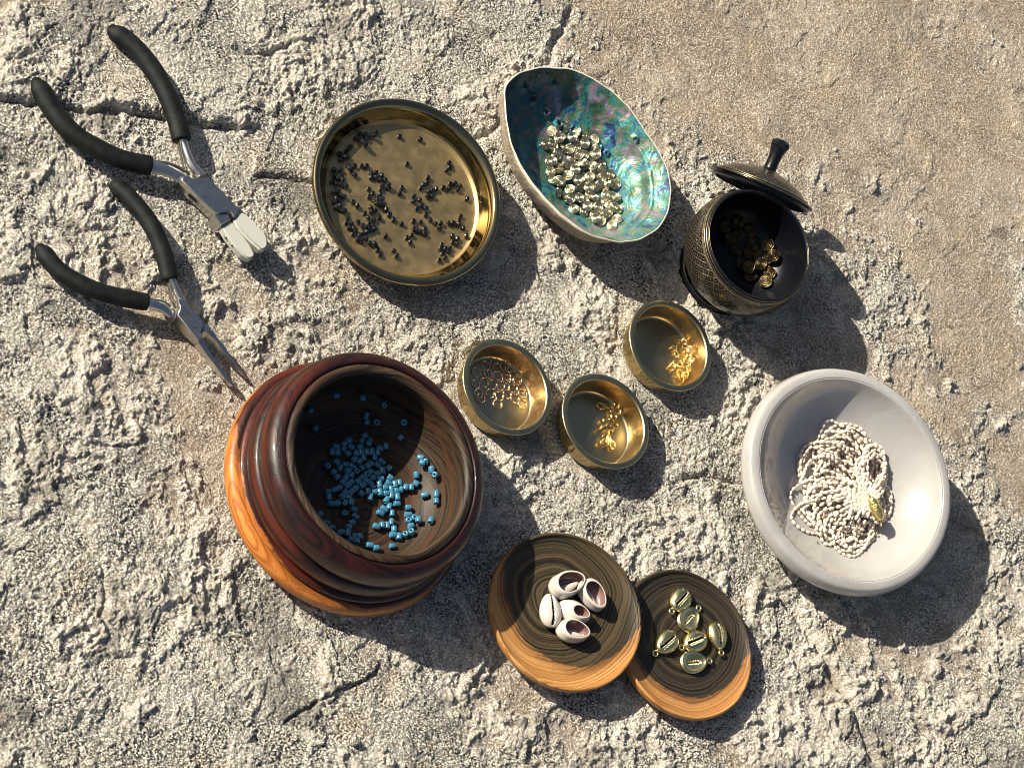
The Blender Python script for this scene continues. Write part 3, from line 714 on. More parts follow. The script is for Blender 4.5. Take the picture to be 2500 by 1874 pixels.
def pearls(v):
    t = empty('pearl_necklace', 'many-stranded cream rice pearl necklace with a golden clasp heaped in the white bowl', 'necklace', mat=v.M)
    rnd = random.Random(5)
    Z = lambda x, y: v.hit(1800+x/2.631, 870+y/2.631)[:2]
    hub = Z(760, 985)
    # one rice pearl
    pv, pf, _ = lathe([(0, -.5), (.28, -.40), (.46, -.18), (.5, .03), (.44, .22), (.26, .41), (0, .5)], 8)
    pv = np.array(pv)
    G = {}; cs = .11
    def hget(x, y): return G.get((int(x/cs), int(y/cs)), None)
    # loops as drawn strands: (tip x, tip y, swing side, width)
    lobes = [((690, 425), 110, 14), ((560, 470), 120, 9), ((470, 560), 110, 7), ((390, 760), 110, 7), ((370, 900), 110, 6), ((400, 1010), 90, 5), ((470, 1130), 80, 6), ((560, 1240), 90, 6),
             ((700, 1260), 90, 5), ((800, 1200), 60, 4), ((1000, 900), 90, 5), ((960, 1060), 60, 4), ((870, 620), 90, 8), ((850, 560), 80, 5)]
    ns = 0
    for (tip, wd, cnt) in lobes:
        for k in range(max(3, int(cnt*.8))):
            tx, ty = tip[0]+max(-50, min(50, rnd.gauss(0, 32))), tip[1]+max(-50, min(50, rnd.gauss(0, 32)))
            f = rnd.uniform(.72, 1.0); tx = 740+(tx-740)*f; ty = 960+(ty-960)*f
            dx, dy = tx-740, ty-960; L = math.hypot(dx, dy); nx, ny = -dy/L, dx/L
            w1 = wd*rnd.uniform(.6, 1.3); w2 = wd*rnd.uniform(.6, 1.3)
            def at(s, o): return Z(740+dx*s+nx*o+rnd.gauss(0, 15), 960+dy*s+ny*o+rnd.gauss(0, 15))
            pts = [at(.02, 10), at(.3, w1*.75), at(.62, w1*1.15), at(.88, w1*.8), at(1., 0), at(.88, -w2*.8), at(.62, -w2*1.15), at(.3, -w2*.75), at(.02, -10)]
            path = spline([(p[0], p[1], 0) for p in pts], 26)
            d = np.r_[0, np.cumsum(np.hypot(*np.diff(path[:, :2], axis=0).T))]
            V, F = [], []; s = 0
            # lay the strand: height above what is already there, then ease it
            xs = []
            while s < d[-1]:
                step = rnd.uniform(.25, .34); xs.append((s+step/2, step)); s += step*.98
            P = np.array([[np.interp(a, d, path[:, 0]), np.interp(a, d, path[:, 1])] for a, _ in xs])
            base = []
            for (x, y) in P:
                r = math.hypot(x, y)
                g = hget(x, y); b = v.h(x, y)+.08
                base.append(max(b, (g if g is not None else -1)))
            base = np.array(base)
            for _ in range(3): base = np.maximum(base, np.convolve(np.r_[base[0], base, base[-1]], [.3, .4, .3], 'valid')*.98+.0)
            cap = 1.9+.25*math.sin(P[0][0]*3)
            base = np.minimum(base, np.array([v.h(x, y) for x, y in P])+1.25)
            for i, ((a, stp), (x, y), z) in enumerate(zip(xs, P, base)):
                j = min(i+1, len(P)-1); k0 = max(i-1, 0)
                dr = np.array([P[j][0]-P[k0][0], P[j][1]-P[k0][1], base[j]-base[k0]]); dr /= np.linalg.norm(dr)+1e-9
                sx = np.cross(dr, [0, 0, 1.]); sx /= np.linalg.norm(sx)+1e-9; sz = np.cross(sx, dr)
                wdt = rnd.uniform(.16, .21); q = pv*np.array([wdt, wdt*rnd.uniform(.85, 1), stp*1.02])
                W = np.array([x, y, z])+np.outer(q[:, 0], sx)+np.outer(q[:, 1], sz)+np.outer(q[:, 2], dr)
                o = len(V); V += list(W); F += [tuple(c+o for c in f_) for f_ in pf]
                for ox in (-1, 0, 1):
                    for oy in (-1, 0, 1):
                        kk = (int(x/cs)+ox, int(y/cs)+oy); G[kk] = max(G.get(kk, 0), z+(.10 if ox == 0 and oy == 0 else .07))
            mesh('pearl_strand', V, F, mPearl, t); ns += 1
    # clasp
    a = np.array([*Z(735, 960), 0]); b = np.array([*Z(835, 1085), 0]); zc = max(v.h(a[0], a[1]), v.h(b[0], b[1]))+1.45
    a[2] = zc+.05; b[2] = zc-.10
    pth = [a+(b-a)*s for s in np.linspace(0, 1, 25)]
    rad = [.12+.16*math.sin(math.pi*min(1, max(0, s)))**.5+.025*math.cos(s*60) for s in np.linspace(0, 1, 25)]
    V, F = tube(pth, rad, 16)
    V = [p+np.array([0, 0, .02*math.sin(17*p[0]+9*p[1])*math.cos(13*p[1])]) for p in V]
    mesh('clasp_barrel', V, F, mClasp, t)
    c = b+np.array([.03, -.12, -.1]); V, F = tube([b, c, c+np.array([.03, -.16, -.1])], [.07, .05, .07], 10); mesh('clasp_tongue', V, F, mGold, t)
    c = a+np.array([-.05, .12, 0]); V, F = tube([a, c, c+np.array([-.05, .10, -.05])], [.06, .05, .05], 10); mesh('clasp_ring', V, F, mGold, t)
    # small metal beads between the pearls
    sv, sf, _ = lathe([(0, -.06), (.045, -.04), (.06, 0), (.045, .04), (0, .06)], 10)
    for (x, y) in ((515, 1048), (505, 1190), (680, 1270), (880, 1140), (850, 835), (885, 1125)):
        p = Z(x, y); g = hget(p[0], p[1]) or v.h(p[0], p[1])+.1
        mesh('spacer_bead', [(a_+p[0], b_+p[1], c_+g) for a_, b_, c_ in sv], sf, mGold, t)

# ---- black engraved pot and lid
def coil_bead(R, T, turns, name, mat, nr=18, na=36):
    """double spiral disc: both faces are one wound wire, a bore through the side"""
    V, F = [], []
    for side in (1, -1):
        o = len(V)
        for i in range(nr+1):
            r = R*i/nr
            for k in range(na):
                a = 2*math.pi*k/na; ph = (r/R*turns-side*k/na)
                z = T*(.5-.16*(r/R)**2)+.065*abs(math.sin(math.pi*ph))**.8*(1 if i < nr else 0)-.04
                V.append((r*math.cos(a), r*math.sin(a), side*z))
        for i in range(nr):
            for k in range(na):
                k2 = (k+1) % na; f = (o+i*na+k, o+i*na+k2, o+(i+1)*na+k2, o+(i+1)*na+k); F.append(f if side > 0 else f[::-1])
    a0, b0 = nr*na, (nr+1)*na+nr*na
    for k in range(na):
        k2 = (k+1) % na; F.append((a0+k, a0+k2, b0+k2, b0+k)[::-1])
    V2, F2 = ringtorus(R*.24, R*.09, 12, 6, c=(0, R*.93, 0), ax='x')
    V3, F3 = ringtorus(R*.24, R*.09, 12, 6, c=(0, -R*.93, 0), ax='x')
    V, F, mi = join([(V, F), (V2, F2), (V3, F3)])
    return mesh(name, V, F, mat)
def black_pot():
    zin = [(0, .95), (1.0, 1.02), (1.8, 1.35), (2.4, 1.95), (2.78, 2.6), (2.80, 8)]
    v = Vessel('engraved_black_pot', 12.71, 7.16, 4.25, -.04, -.045, interp_prof(zin), 'round black footed pot engraved all over with a golden lattice, holding coiled beads', 'pot')
    v.foot(2.2)
    foot = [(0, .0), (2.15, .0), (2.30, .06), (2.33, .20), (2.24, .34), (2.05, .40), (1.98, .50), (1.96, .62), (1.80, .70)]
    V, F, u = lathe(smoothprof(foot, 4), 96); mesh('foot', V, F, mPotBlack, v.e)
    for r, z in ((2.20, .37), (2.0, .48)):
        V, F = ringtorus(r, .022, 96, 6, c=(0, 0, z)); mesh('foot_line', V, F, mPotLine, v.e)
    body = smoothprof([(1.80, .70), (1.95, .78), (2.35, 1.05), (2.80, 1.50), (3.12, 2.05), (3.28, 2.65), (3.28, 3.20), (3.16, 3.65), (3.02, 3.95)], 5)
    L = sum(math.hypot(body[i+1][0]-body[i][0], body[i+1][1]-body[i][1]) for i in range(len(body)-1))
    V, F, u = lathe(body, 128); mesh('body', V, F, lattice('engraved_lattice', 46, 2.35, .22, L-.12), v.e, uv=u)
    rim = [(3.02, 3.95), (3.06, 4.02), (3.03, 4.10), (2.99, 4.13), (3.02, 4.18), (3.00, 4.25), (2.93, 4.27), (2.86, 4.24), (2.83, 4.1)]
    V, F, u = lathe(smoothprof(rim, 3), 128); mesh('rim', V, F, mPotBlack, v.e)
    for r, z in ((3.075, 4.02), (3.035, 4.17), (2.93, 4.275)):
        V, F = ringtorus(r, .018 if z < 4.2 else .010, 128, 6, c=(0, 0, z)); mesh('rim_line', V, F, mPotLine, v.e)
    inn = [(2.83, 4.1), (2.84, 3.6), (2.86, 3.0), (2.72, 2.4), (2.4, 1.9), (1.8, 1.35), (1.0, 1.02), (0, .95)]
    V, F, u = lathe(smoothprof(inn, 4), 96); mesh('inner_bowl', V, F, mPotBlack, v.e)
    return v
def black_lid(pot):
    # leans on the back of the pot: lower edge on the rock, upper edge over the rim
    c = unproj(1857, 464, 2.66); dv = c-CPOS; dv /= np.linalg.norm(dv); ey = math.radians(5.5)
    n = .40*CR[0]+.917*CR[1]; n -= dv*np.dot(n, dv); n /= np.linalg.norm(n); n = n*math.cos(ey)+dv*math.sin(ey)
    m = frame(c, n, xdir=np.cross(n, [0, 0, 1.]))
    t = empty('knobbed_cover', 'domed black lid with a golden lattice and a turned knob, leaning against the black pot', 'lid', mat=m)
    dome = smoothprof([(2.86, .02), (2.90, .07), (2.84, .13), (2.60, .19), (2.45, .30), (1.95, .66), (1.3, .92), (.75, 1.06)], 5)
    L = sum(math.hypot(dome[i+1][0]-dome[i][0], dome[i+1][1]-dome[i][1]) for i in range(len(dome)-1))
    V, F, u = lathe(dome, 96); mesh('dome', V, F, lattice('lid_lattice', 36, 2.2, .55, L-.25), t, uv=u)
    und = smoothprof([(2.86, .02), (2.70, .0), (2.66, -.14), (2.50, -.16), (2.42, .02), (1.4, .26), (0, .34)], 4)
    V, F, u = lathe(und, 96); mesh('underside', V, F, mPotBlack, t)
    for r, z in ((2.72, .165), (2.52, .265)):
        V, F = ringtorus(r, .020, 96, 6, c=(0, 0, z)); mesh('gold_line', V, F, mPotLine, t)
    kn = smoothprof([(.75, 1.06), (.50, 1.14), (.36, 1.20), (.33, 1.60), (.36, 2.0), (.42, 2.25), (.46, 2.42)], 4)
    V, F, u = lathe(kn, 32); mesh('knob_stem', V, F, mPotBlack, t)
    V, F, u = lathe([(.42, 2.30), (.52, 2.46), (.52, 2.66), (.36, 2.80), (0, 2.84)], 8); mesh('knob_tip', V, F, mPotBlack, t, smooth=False)
COILP = '440,840 535,1035 590,1160 660,1260 655,1065 735,1105 755,1170 552,805 650,880 548,920 672,1000 800,1010 832,1110 708,1185 825,1245 785,1320 470,950 620,1210'
def dark_coils(v):
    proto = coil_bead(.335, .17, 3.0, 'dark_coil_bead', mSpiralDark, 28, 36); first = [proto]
    items = parse(COILP, 1640, 310, 3.455)
    labs = {14: 'brightest coiled wire bead, sunlit at the lower right in the black pot', 15: 'lowest coiled wire bead against the front wall inside the black pot',
            7: 'topmost dark coiled wire bead inside the black pot', 12: 'dark coiled bead with one bright sunlit streak inside the black pot', 10: 'large dark coiled bead in the middle of the heap in the black pot'}
    def place(ves, c, n, a, ang, i):
        o = first.pop() if first else proto.copy()
        if o.name not in COL.objects: COL.objects.link(o)
        nn = n*.8+ves.R.T@CR[2]*.5+np.array([random.gauss(0, .14), random.gauss(0, .14), 0])
        o.matrix_world = frame(ves.wld(c+np.array([0, 0, .06])), ves.R@nn, xdir=ves.R@np.array([math.cos(a), math.sin(a), 0]))
        tag(o, labs.get(i, 'dark bronze coiled wire bead in the shaded heap inside the black pot'), 'coil bead', 'coiled wire beads in the black pot')
    scatter(v, items, .22, .62, place, lie=False, soft=.95)

# ---- abalone
RIM4 = [(125, 230), (200, 155), (300, 110), (400, 88), (560, 92), (680, 115), (800, 170), (920, 240), (1030, 330), (1130, 440), (1220, 570), (1310, 700), (1380, 830), (1430, 950), (1445, 1080), (1430, 1200),
        (1380, 1330), (1290, 1420), (1180, 1470), (1060, 1485), (950, 1475), (800, 1430), (680, 1350), (560, 1260), (450, 1150), (350, 1030), (270, 920), (200, 790), (155, 650), (128, 500), (112, 350)]
class Abalone:
    def __init__(s):
        s.zr = 2.5
        P = np.array([unproj(1200+x/3.316, 140+y/3.316, s.zr) for x, y in spline(RIM4, 6, closed=True)])
        s.c = np.array([*unproj(1200+790/3.316, 140+830/3.316, s.zr)[:2], 0]); s.o = s.c.copy(); s.R = np.eye(3)
        q = P-s.c; th = np.arctan2(q[:, 1], q[:, 0]); rr = np.hypot(q[:, 0], q[:, 1]); o = np.argsort(th)
        s.th, s.rr = th[o], rr[o]
        ic = np.array([unproj(1200+x/3.316, 140+y/3.316, s.zr-.3) for x, y in [(560, 130), (700, 190), (830, 320), (960, 420), (1070, 560), (1150, 650), (1235, 780), (1290, 920), (1312, 1080), (1290, 1220), (1200, 1340), (1080, 1425), (950, 1460), (800, 1415)]])-s.c
        s.ith = np.arctan2(ic[:, 1], ic[:, 0]); s.ir = np.hypot(ic[:, 0], ic[:, 1]); o = np.argsort(s.ith); s.ith, s.ir = s.ith[o], s.ir[o]
        s.M = Matrix.Translation((s.c[0]*S, s.c[1]*S, 0))
        s.holes = [(s.at(x, y, 1.3), r) for x, y, r in ((245, 250, .20), (470, 415, .22), (592, 498, .20), (706, 552, .20), (812, 630, .17), (900, 700, .16), (962, 748, .12), (480, 225, .22), (345, 330, .2), (1095, 720, .12))]
    def at(s, x, y, z): return (unproj(1200+x/3.316, 140+y/3.316, z)-s.c)[:2]
    def loc(s, P): return np.asarray(P)-s.c
    def wld(s, P): return s.c+np.asarray(P, float)
    def rim(s, t): return np.interp(t, s.th, s.rr, period=2*math.pi)
    def h(s, x, y, bumps=True):
        t = math.atan2(y, x); r = math.hypot(x, y); R = float(s.rim(t)); q = r/R
        ri = float(np.interp(t, s.ith, s.ir)) if s.ith[0] < t < s.ith[-1] else R*.985
        edge = min(1., max(0., min(t-s.ith[0], s.ith[-1]-t)/.25)) if s.ith[0] < t < s.ith[-1] else 0
        ri = R*.985+(min(ri, R*.985)-R*.985)*edge
        if q > 1.0: return 99.
        if r > ri: z = s.zr-.50*((R-r)/max(R-ri, .05))**1.2*min(1, (R-ri)/.5)
        else:
            zt = s.zr-.50*min(1, (R-ri)/.5); k = r/ri
            z = .42+(zt-.42)*(.34*k**2+.36*k**5.0+.30*k**26) if k < 1 else zt
        if bumps and edge > 0: z += .07*edge*math.exp(-((r-ri)/.07)**2)
        if bumps:
            for (p, w) in s.holes:
                d = math.hypot(x-p[0], y-p[1])/w
                if d < 2.2: z += .22*math.exp(-(d-.85)**2*5)-.42*math.exp(-d*d*4)
            z += .05*math.sin(x*3.1+1.3*math.sin(y*2))*math.sin(y*2.7+x)*(1-q**4)
        return z
    nrm = Vessel.nrm; hit = Vessel.hit
def abalone():
    A = Abalone(); t = empty('abalone_shell', 'open abalone shell lined with blue-green mother of pearl, holding coiled beads', 'shell', mat=A.M)
    nt_, nr = 220, 64; V, F, mi = [], [], []
    for k in range(nt_):
        a = -math.pi+2*math.pi*k/nt_; R = float(A.rim(a))*(1+.003*math.sin(9*a)+.003*math.sin(23*a))
        for i in range(nr+1):
            q = (i/nr)**.8*.9995; V.append((R*q*math.cos(a), R*q*math.sin(a), A.h(float(A.rim(a))*q*math.cos(a), float(A.rim(a))*q*math.sin(a))))
    def quads(o, m, flip=False):
        for k in range(nt_):
            k2 = (k+1) % nt_
            for i in range(m):
                f = (o+k*(m+1)+i, o+k*(m+1)+i+1, o+k2*(m+1)+i+1, o+k2*(m+1)+i); F.append(f[::-1] if flip else f)
    quads(0, nr)
    mesh('nacre_lining', V, F, mNacre, t)
    V, F = [], []; m = 22
    for k in range(nt_):
        a = -math.pi+2*math.pi*k/nt_; R = float(A.rim(a))*(1+.003*math.sin(9*a)+.003*math.sin(23*a))
        R1 = float(A.rim(a))
        for i in range(m+1):
            if i < 3: q = 1+(0, .012, .016)[i]; z = A.zr+(.0, .035, -.06)[i]
            else:
                q = (1-((i-2.6)/(m-2.6))**1.25); hh = A.h(R1*q*.999*math.cos(a), R1*q*.999*math.sin(a), False)
                z = max(.0, (hh-.46)/(A.zr-.46))*(A.zr-.05); q += .02+.018*math.sin(q*38+2*math.sin(a*2))*(q > .3)
            V.append((R*q*math.cos(a), R*q*math.sin(a), z))
    quads(0, m, True)
    V2, F2 = V, F
    mi = [1 if (j % m) < 3 else 0 for j in range(len(F))]
    mesh('outer_crust', V, F, [mShellOut, mShellEdge], t, mi=mi)
    FOOT.append((A.c[0], A.c[1], 4.0, -.01))
    return A
def gold_coils(A):
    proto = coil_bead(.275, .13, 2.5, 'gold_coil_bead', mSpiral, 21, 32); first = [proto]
    poly = [(470, 570), (640, 560), (790, 610), (870, 780), (930, 900), (1000, 1010), (1045, 1180), (1040, 1310), (990, 1385), (890, 1395), (760, 1300), (640, 1230), (545, 1130), (480, 1000), (450, 850), (420, 700)]
    def inside(x, y):
        c = False; j = len(poly)-1
        for i in range(len(poly)):
            (x1, y1), (x2, y2) = poly[i], poly[j]
            if (y1 > y) != (y2 > y) and x < (x2-x1)*(y-y1)/(y2-y1)+x1: c = not c
            j = i
        return c
    rnd = random.Random(3); pts = []
    def layer(mind, n, shrink):
        out = []; tries = 0
        while len(out) < n and tries < 6000:
            tries += 1; x, y = rnd.uniform(400, 1060), rnd.uniform(550, 1400)
            if not inside(720+(x-720)/shrink, 970+(y-970)/shrink): continue
            if all(math.hypot(x-a, y-b) > mind for a, b in out): out.append((x, y))
        return out
    L1, L2 = layer(66, 90, 1.0), layer(74, 62, .86)
    done = []
    for i, (x, y) in enumerate(L1+L2):
        p = A.hit(1200+x/3.316, 140+y/3.316); top = i >= len(L1)
        if top: p = p-A.loc(CPOS)*0; z = A.h(p[0], p[1], False)+.30
        else: z = A.h(p[0], p[1], False)+.11
        if top: p = p+np.array([CR[2][0], CR[2][1], 0])*(.30)*.9      # same sight line, one layer up
        n = A.nrm(p[0], p[1]) if not top else np.array([0, 0, 1.])
        n = n+CR[2]*.6+np.array([rnd.gauss(0, .42), rnd.gauss(0, .42), 0])
        if rnd.random() < .10: n = np.array([rnd.gauss(0, 1), rnd.gauss(0, 1), .2])
        a = rnd.uniform(0, 6.28); o = first.pop() if first else proto.copy()
        if o.name not in COL.objects: COL.objects.link(o)
        o.matrix_world = frame(A.wld([p[0], p[1], z]), n, xdir=(math.cos(a), math.sin(a), 0.01))
        lab = 'pale gold coiled wire bead in the heap inside the abalone shell'
        if 640 <= y < 850: lab = 'pale gold coiled wire bead in the upper half of the heap in the abalone shell'
        elif 1080 < y <= 1280: lab = 'pale gold coiled wire bead in the lower half of the heap in the abalone shell'
        if y < 640: lab = 'pale gold coiled wire bead at the upper end of the heap in the abalone shell'
        elif y > 1280: lab = 'pale gold coiled wire bead at the lower end of the heap in the abalone shell'
        tag(o, lab, 'coil bead', 'coiled wire beads in the abalone shell')

# ---- wooden lids with shells
def wood_lid(cx, cy, r, nx, ny, z, mat, label, px=None):
    v = Vessel('wooden_tray', cx, cy, .95, nx, ny, interp_prof([(0, .58), (r*.8, .66), (r*.93, .80), (r*.95, 3)]), label, 'wooden lid', 'turned wood lids used as trays')
    v.o = v.o+np.array([0, 0, z]); v.M = frame(v.o, v.n, 0); v.e.matrix_world = v.M; v.foot(r*.75)
    P = [(0, .12), (r*.70, .12), (r*.76, .03), (r*.84, .02), (r*.93, .22), (r*.985, .50), (r, .74), (r*.995, .90), (r*.98, .945), (r*.963, .935), (r*.952, .86), (r*.93, .80), (r*.8, .66), (r*.5, .60), (0, .58)]
    V, F, u = lathe(smoothprof(P, 4), 128); mesh('lid_disc', V, F, mat, v.e)
    # turned rings on the underside, seen at the edge
    V, F = ringtorus(r*.90, .05, 96, 6, c=(0, 0, .12)); mesh('turned_bead', V, F, mat, v.e)
    return v
def egg(a, L, W):  # outline of a cowrie: a from the narrow end
    return L*math.cos(a), W*math.sin(a)*(1-.16*math.cos(a))
def cowrie_under(name='cowrie_shell'):
    """mouth up: slit with teeth"""
    L, W, H = .84, .54, .46; V, F, mi = [], [], []; na, nr = 64, 22
    for i in range(nr+1):
        q = i/nr
        for k in range(na):
            a = 2*math.pi*k/na; x, y = egg(a, L, W); e = q**.8; X, Y = x*e, y*e
            z = H*1.05+.24*(1-q**2.5)**.8-.10*(q**6)
            sl = Y-(-.03-.06*(X/L)**2*np.sign(X)*1); tooth = .022*(1 if math.sin(X*46) > 0 else -1)
            if abs(X) < L*.93: z -= .20*math.exp(-((sl)/(.050+.012*(X+.8)))**4*(1 if abs(sl) > .03+tooth else .2))*sstep(np.array(L*.93-abs(X)), 0, .12)
            V.append((X, Y, float(z)))
    for j in range(1, 10):
        q = j/9
        for k in range(na):
            a = 2*math.pi*k/na; x, y = egg(a, L, W); s = math.cos(q*math.pi/2)**.6 if q < 1 else 0
            V.append((x*s, y*s, (H*1.05-.10)*(1-math.sin(q*math.pi/2)*.999)))
    m = nr+9
    for i in range(m):
        for k in range(na):
            k2 = (k+1) % na; F.append((i*na+k, (i+1)*na+k, (i+1)*na+k2, i*na+k2))
            c = F[-1]; mm = np.mean([[V[j][0], V[j][1]] for j in c], axis=0); zz = np.mean([V[j][2] for j in c])
            mi.append(1 if i < nr*.93 and abs(mm[1]+.03) < .055 and abs(mm[0]) < L*.9 and zz < H*1.05+.24*(1-(i/nr)**2.5)**.8-.09 else 0)
    return V, F, mi
def cowrie_cut(big=1.0, off=.10, op=.60):
    """back ground away: opening up, inner whorl showing"""
    L, W, H = .84*big, .56*big, .50*big; na = 64; out = []
    # outer: opening edge -> widest -> base ; inner: opening edge -> down inside
    def ring(s, z, ox, oL=None):
        return [(egg(2*math.pi*k/na, L*s, W*s)[0]+ox, egg(2*math.pi*k/na, L*s, W*s)[1], z) for k in range(na)]
    outer = [(op-.015, .985, off), (op+.01, 1.0, off), (op+.07, .985, off*.9), (op+.17, .90, off*.7), (.90, .70, off*.35), (.985, .50, off*.1), (1.0, .36, 0), (.97, .22, 0), (.86, .10, 0), (.6, .02, 0), (0.01, .0, 0)]
    inner = [(op-.015, .985, off), (op-.03, .95, off), (op+.02, .86, off*.8), (op+.10, .66, off*.5), (op+.12, .46, off*.3), (op+.02, .28, off*.2), (op*.6, .18, 0), (0.01, .15, 0)]
    V, F, mi = [], [], []
    for pr, mt in ((outer, 0), (inner, 1)):
        o = len(V)
        for s, z, ox in pr: V += ring(s, z*H*1.6/1.0, ox)
        for i in range(len(pr)-1):
            for k in range(na):
                k2 = (k+1) % na; f = (o+i*na+k, o+(i+1)*na+k, o+(i+1)*na+k2, o+i*na+k2)
                F.append(f[::-1] if mt else f); mi.append(mt)
    return V, F, mi, (L, W, H, off, op)
COWR = [(1386, 1424, 18, 1.10, .06, .76, 'largest cut cowrie shell with a wide opening, at the top of the lid'), (1447, 1449, -62, 1.02, .08, .76, 'cut cowrie shell with an orange-brown inside, rightmost on the lid'),
        (1404, 1490, -27, .98, .24, .50, 'cut cowrie shell with the smallest opening, in the middle of the group'), (1400, 1537, -18, .98, .08, .74, 'lowest cut cowrie shell on the lid, white inside'), (1347, 1487, 94, 1.0, 0, 0, 'uncut white cowrie shell showing its toothed slit, leftmost on the lid')]
def cowries(v):
    g = 'cowrie shells on the left wooden lid'
    for i, (px, py, ang, big, off, op, lab) in enumerate(COWR):
        p = v.hit(px+6, py-4); p = v.hit(px-11, py+9)
        p[2] = v.h(p[0], p[1])
        d = unproj(px+20*math.cos(math.radians(ang)), py-20*math.sin(math.radians(ang)), 1)-unproj(px, py, 1)
        t = empty('cowrie_shell', lab, 'shell', g, frame(v.wld(p), v.n+np.array([.03, .02, 0])*(i % 2), xdir=d))
        if op:
            V, F, mi, (L, W, H, of, o_) = cowrie_cut(big, off, op); mesh('shell_body', V, F, [mShellW, mShellIn], t, mi=mi)
            pth = spline([(of+L*.62, -W*.10, .62*H), (of+L*.30, -W*.20, .62*H), (of-L*.10, -W*.30, .52*H), (of-L*.50, -W*.36, .40*H)], 6)
            V, F = tube(pth, [.04+.25*big*(k/(len(pth)-1))**.9 for k in range(len(pth))], 18, flat=.75); mesh('inner_whorl', V, F, mShellW, t)
            pth = spline([(of-L*.45, W*.22, .26*H), (of, W*.30, .24*H), (of+L*.45, W*.22, .26*H)], 10)
            V, F = tube(pth, [.03+.012*(k % 2) for k in range(len(pth))], 8); mesh('inner_teeth', V, F, mShellW, t)
        else:
            V, F, mi = cowrie_under(); mesh('shell_body', V, F, [mShellW, mHole], t, mi=mi)
def charm(back):
    L, W = .74, .55; V, F, mi = [], [], []; na, nr = 72, 26
    for i in range(nr+1):
        q = i/nr
        for k in range(na):
            a = 2*math.pi*k/na; x, y = egg(a+math.pi, L, W); X, Y = x*q, y*q; X, Y = x*q, y*q
            if not back:
                z = .34*(1-q**2.6)**.6+.10
                sl = Y+.02+.03*(X/L); tooth = .5+.5*math.sin(X*44)
                z -= .22*math.exp(-(sl/.045)**4)*(1 if abs(X) < L*.66 else max(0, 1-(abs(X)-L*.66)/.06))
                if .045 < abs(sl) < .17 and abs(X) < L*.72: z -= .075*tooth
            else:
                z = .24-.10*(q > .96) if q > .84 else .24-.16*math.cos(q/.84*math.pi/2)**.7
                sl = Y+.02
                z -= .10*math.exp(-(sl/.035)**4)*(1 if abs(X) < L*.5 else 0)
                if .03 < abs(sl) < .10 and abs(X) < L*.55: z += .04*math.sin(X*48)
            V.append((X, Y, z))
    for zz, s in ((.05, 1.0), (.0, .93), (0, .01)):
        for k in range(na):
            x, y = egg(2*math.pi*k/na+math.pi, L, W); V.append((x*s, y*s, zz))
    for i in range(nr+3):
        for k in range(na):
            k2 = (k+1) % na; f = (i*na+k, (i+1)*na+k, (i+1)*na+k2, i*na+k2); F.append(f)
            c = np.mean([V[j] for j in f], axis=0)
            mi.append(1 if i < nr and abs(c[1]+.02+.03*(c[0]/L)*(not back)) < (.052 if not back else .030) and abs(c[0]) < L*(.66 if not back else .45) else 0)
    return V, F, mi
CHARMS = [(1662, 1462, (1634, 1498), 0, 'gold cowrie charm at the top of the group, loop at its lower left'), (1682, 1509, (1704, 1485), 1, 'gold cowrie charm turned hollow side up, loop at its upper right'),
          (1628, 1566, (1604, 1590), 0, 'leftmost gold cowrie charm, loop pointing down left'), (1697, 1564, (1663, 1580), 0, 'gold cowrie charm in the middle, wedged between the outer ones'),
          (1752, 1549, (1760, 1598), 0, 'rightmost gold cowrie charm standing upright, loop at its foot'), (1694, 1614, (1736, 1611), 1, 'lowest gold cowrie charm turned hollow side up, loop at its right')]
def charms(v):
    protos = {}
    for i, (px, py, (lx, ly), back, lab) in enumerate(CHARMS):
        p = v.hit(px-4, py+3); d = unproj(lx, ly, 1)-unproj(px, py, 1); d[2] = 0
        n = v.n+np.array([.05*math.sin(i*2.1), .05*math.cos(i*1.7), 0]); p[2] += .02
        m = frame(v.wld(p), n, xdir=d)
        if back not in protos:
            t = empty('gold_cowrie_charm', lab, 'charm', 'gold cowrie charms on the right wooden lid', m)
            V, F, mi = charm(back); mesh('charm_body', V, F, [mGoldPale, mHole], t, mi=mi)
            V, F = ringtorus(.130, .048, 20, 10, c=(.90, 0, .12)); mesh('hanging_loop', V, F, mGoldPale, t)
            protos[back] = t
        else: copy_tree(protos[back], m, lab)

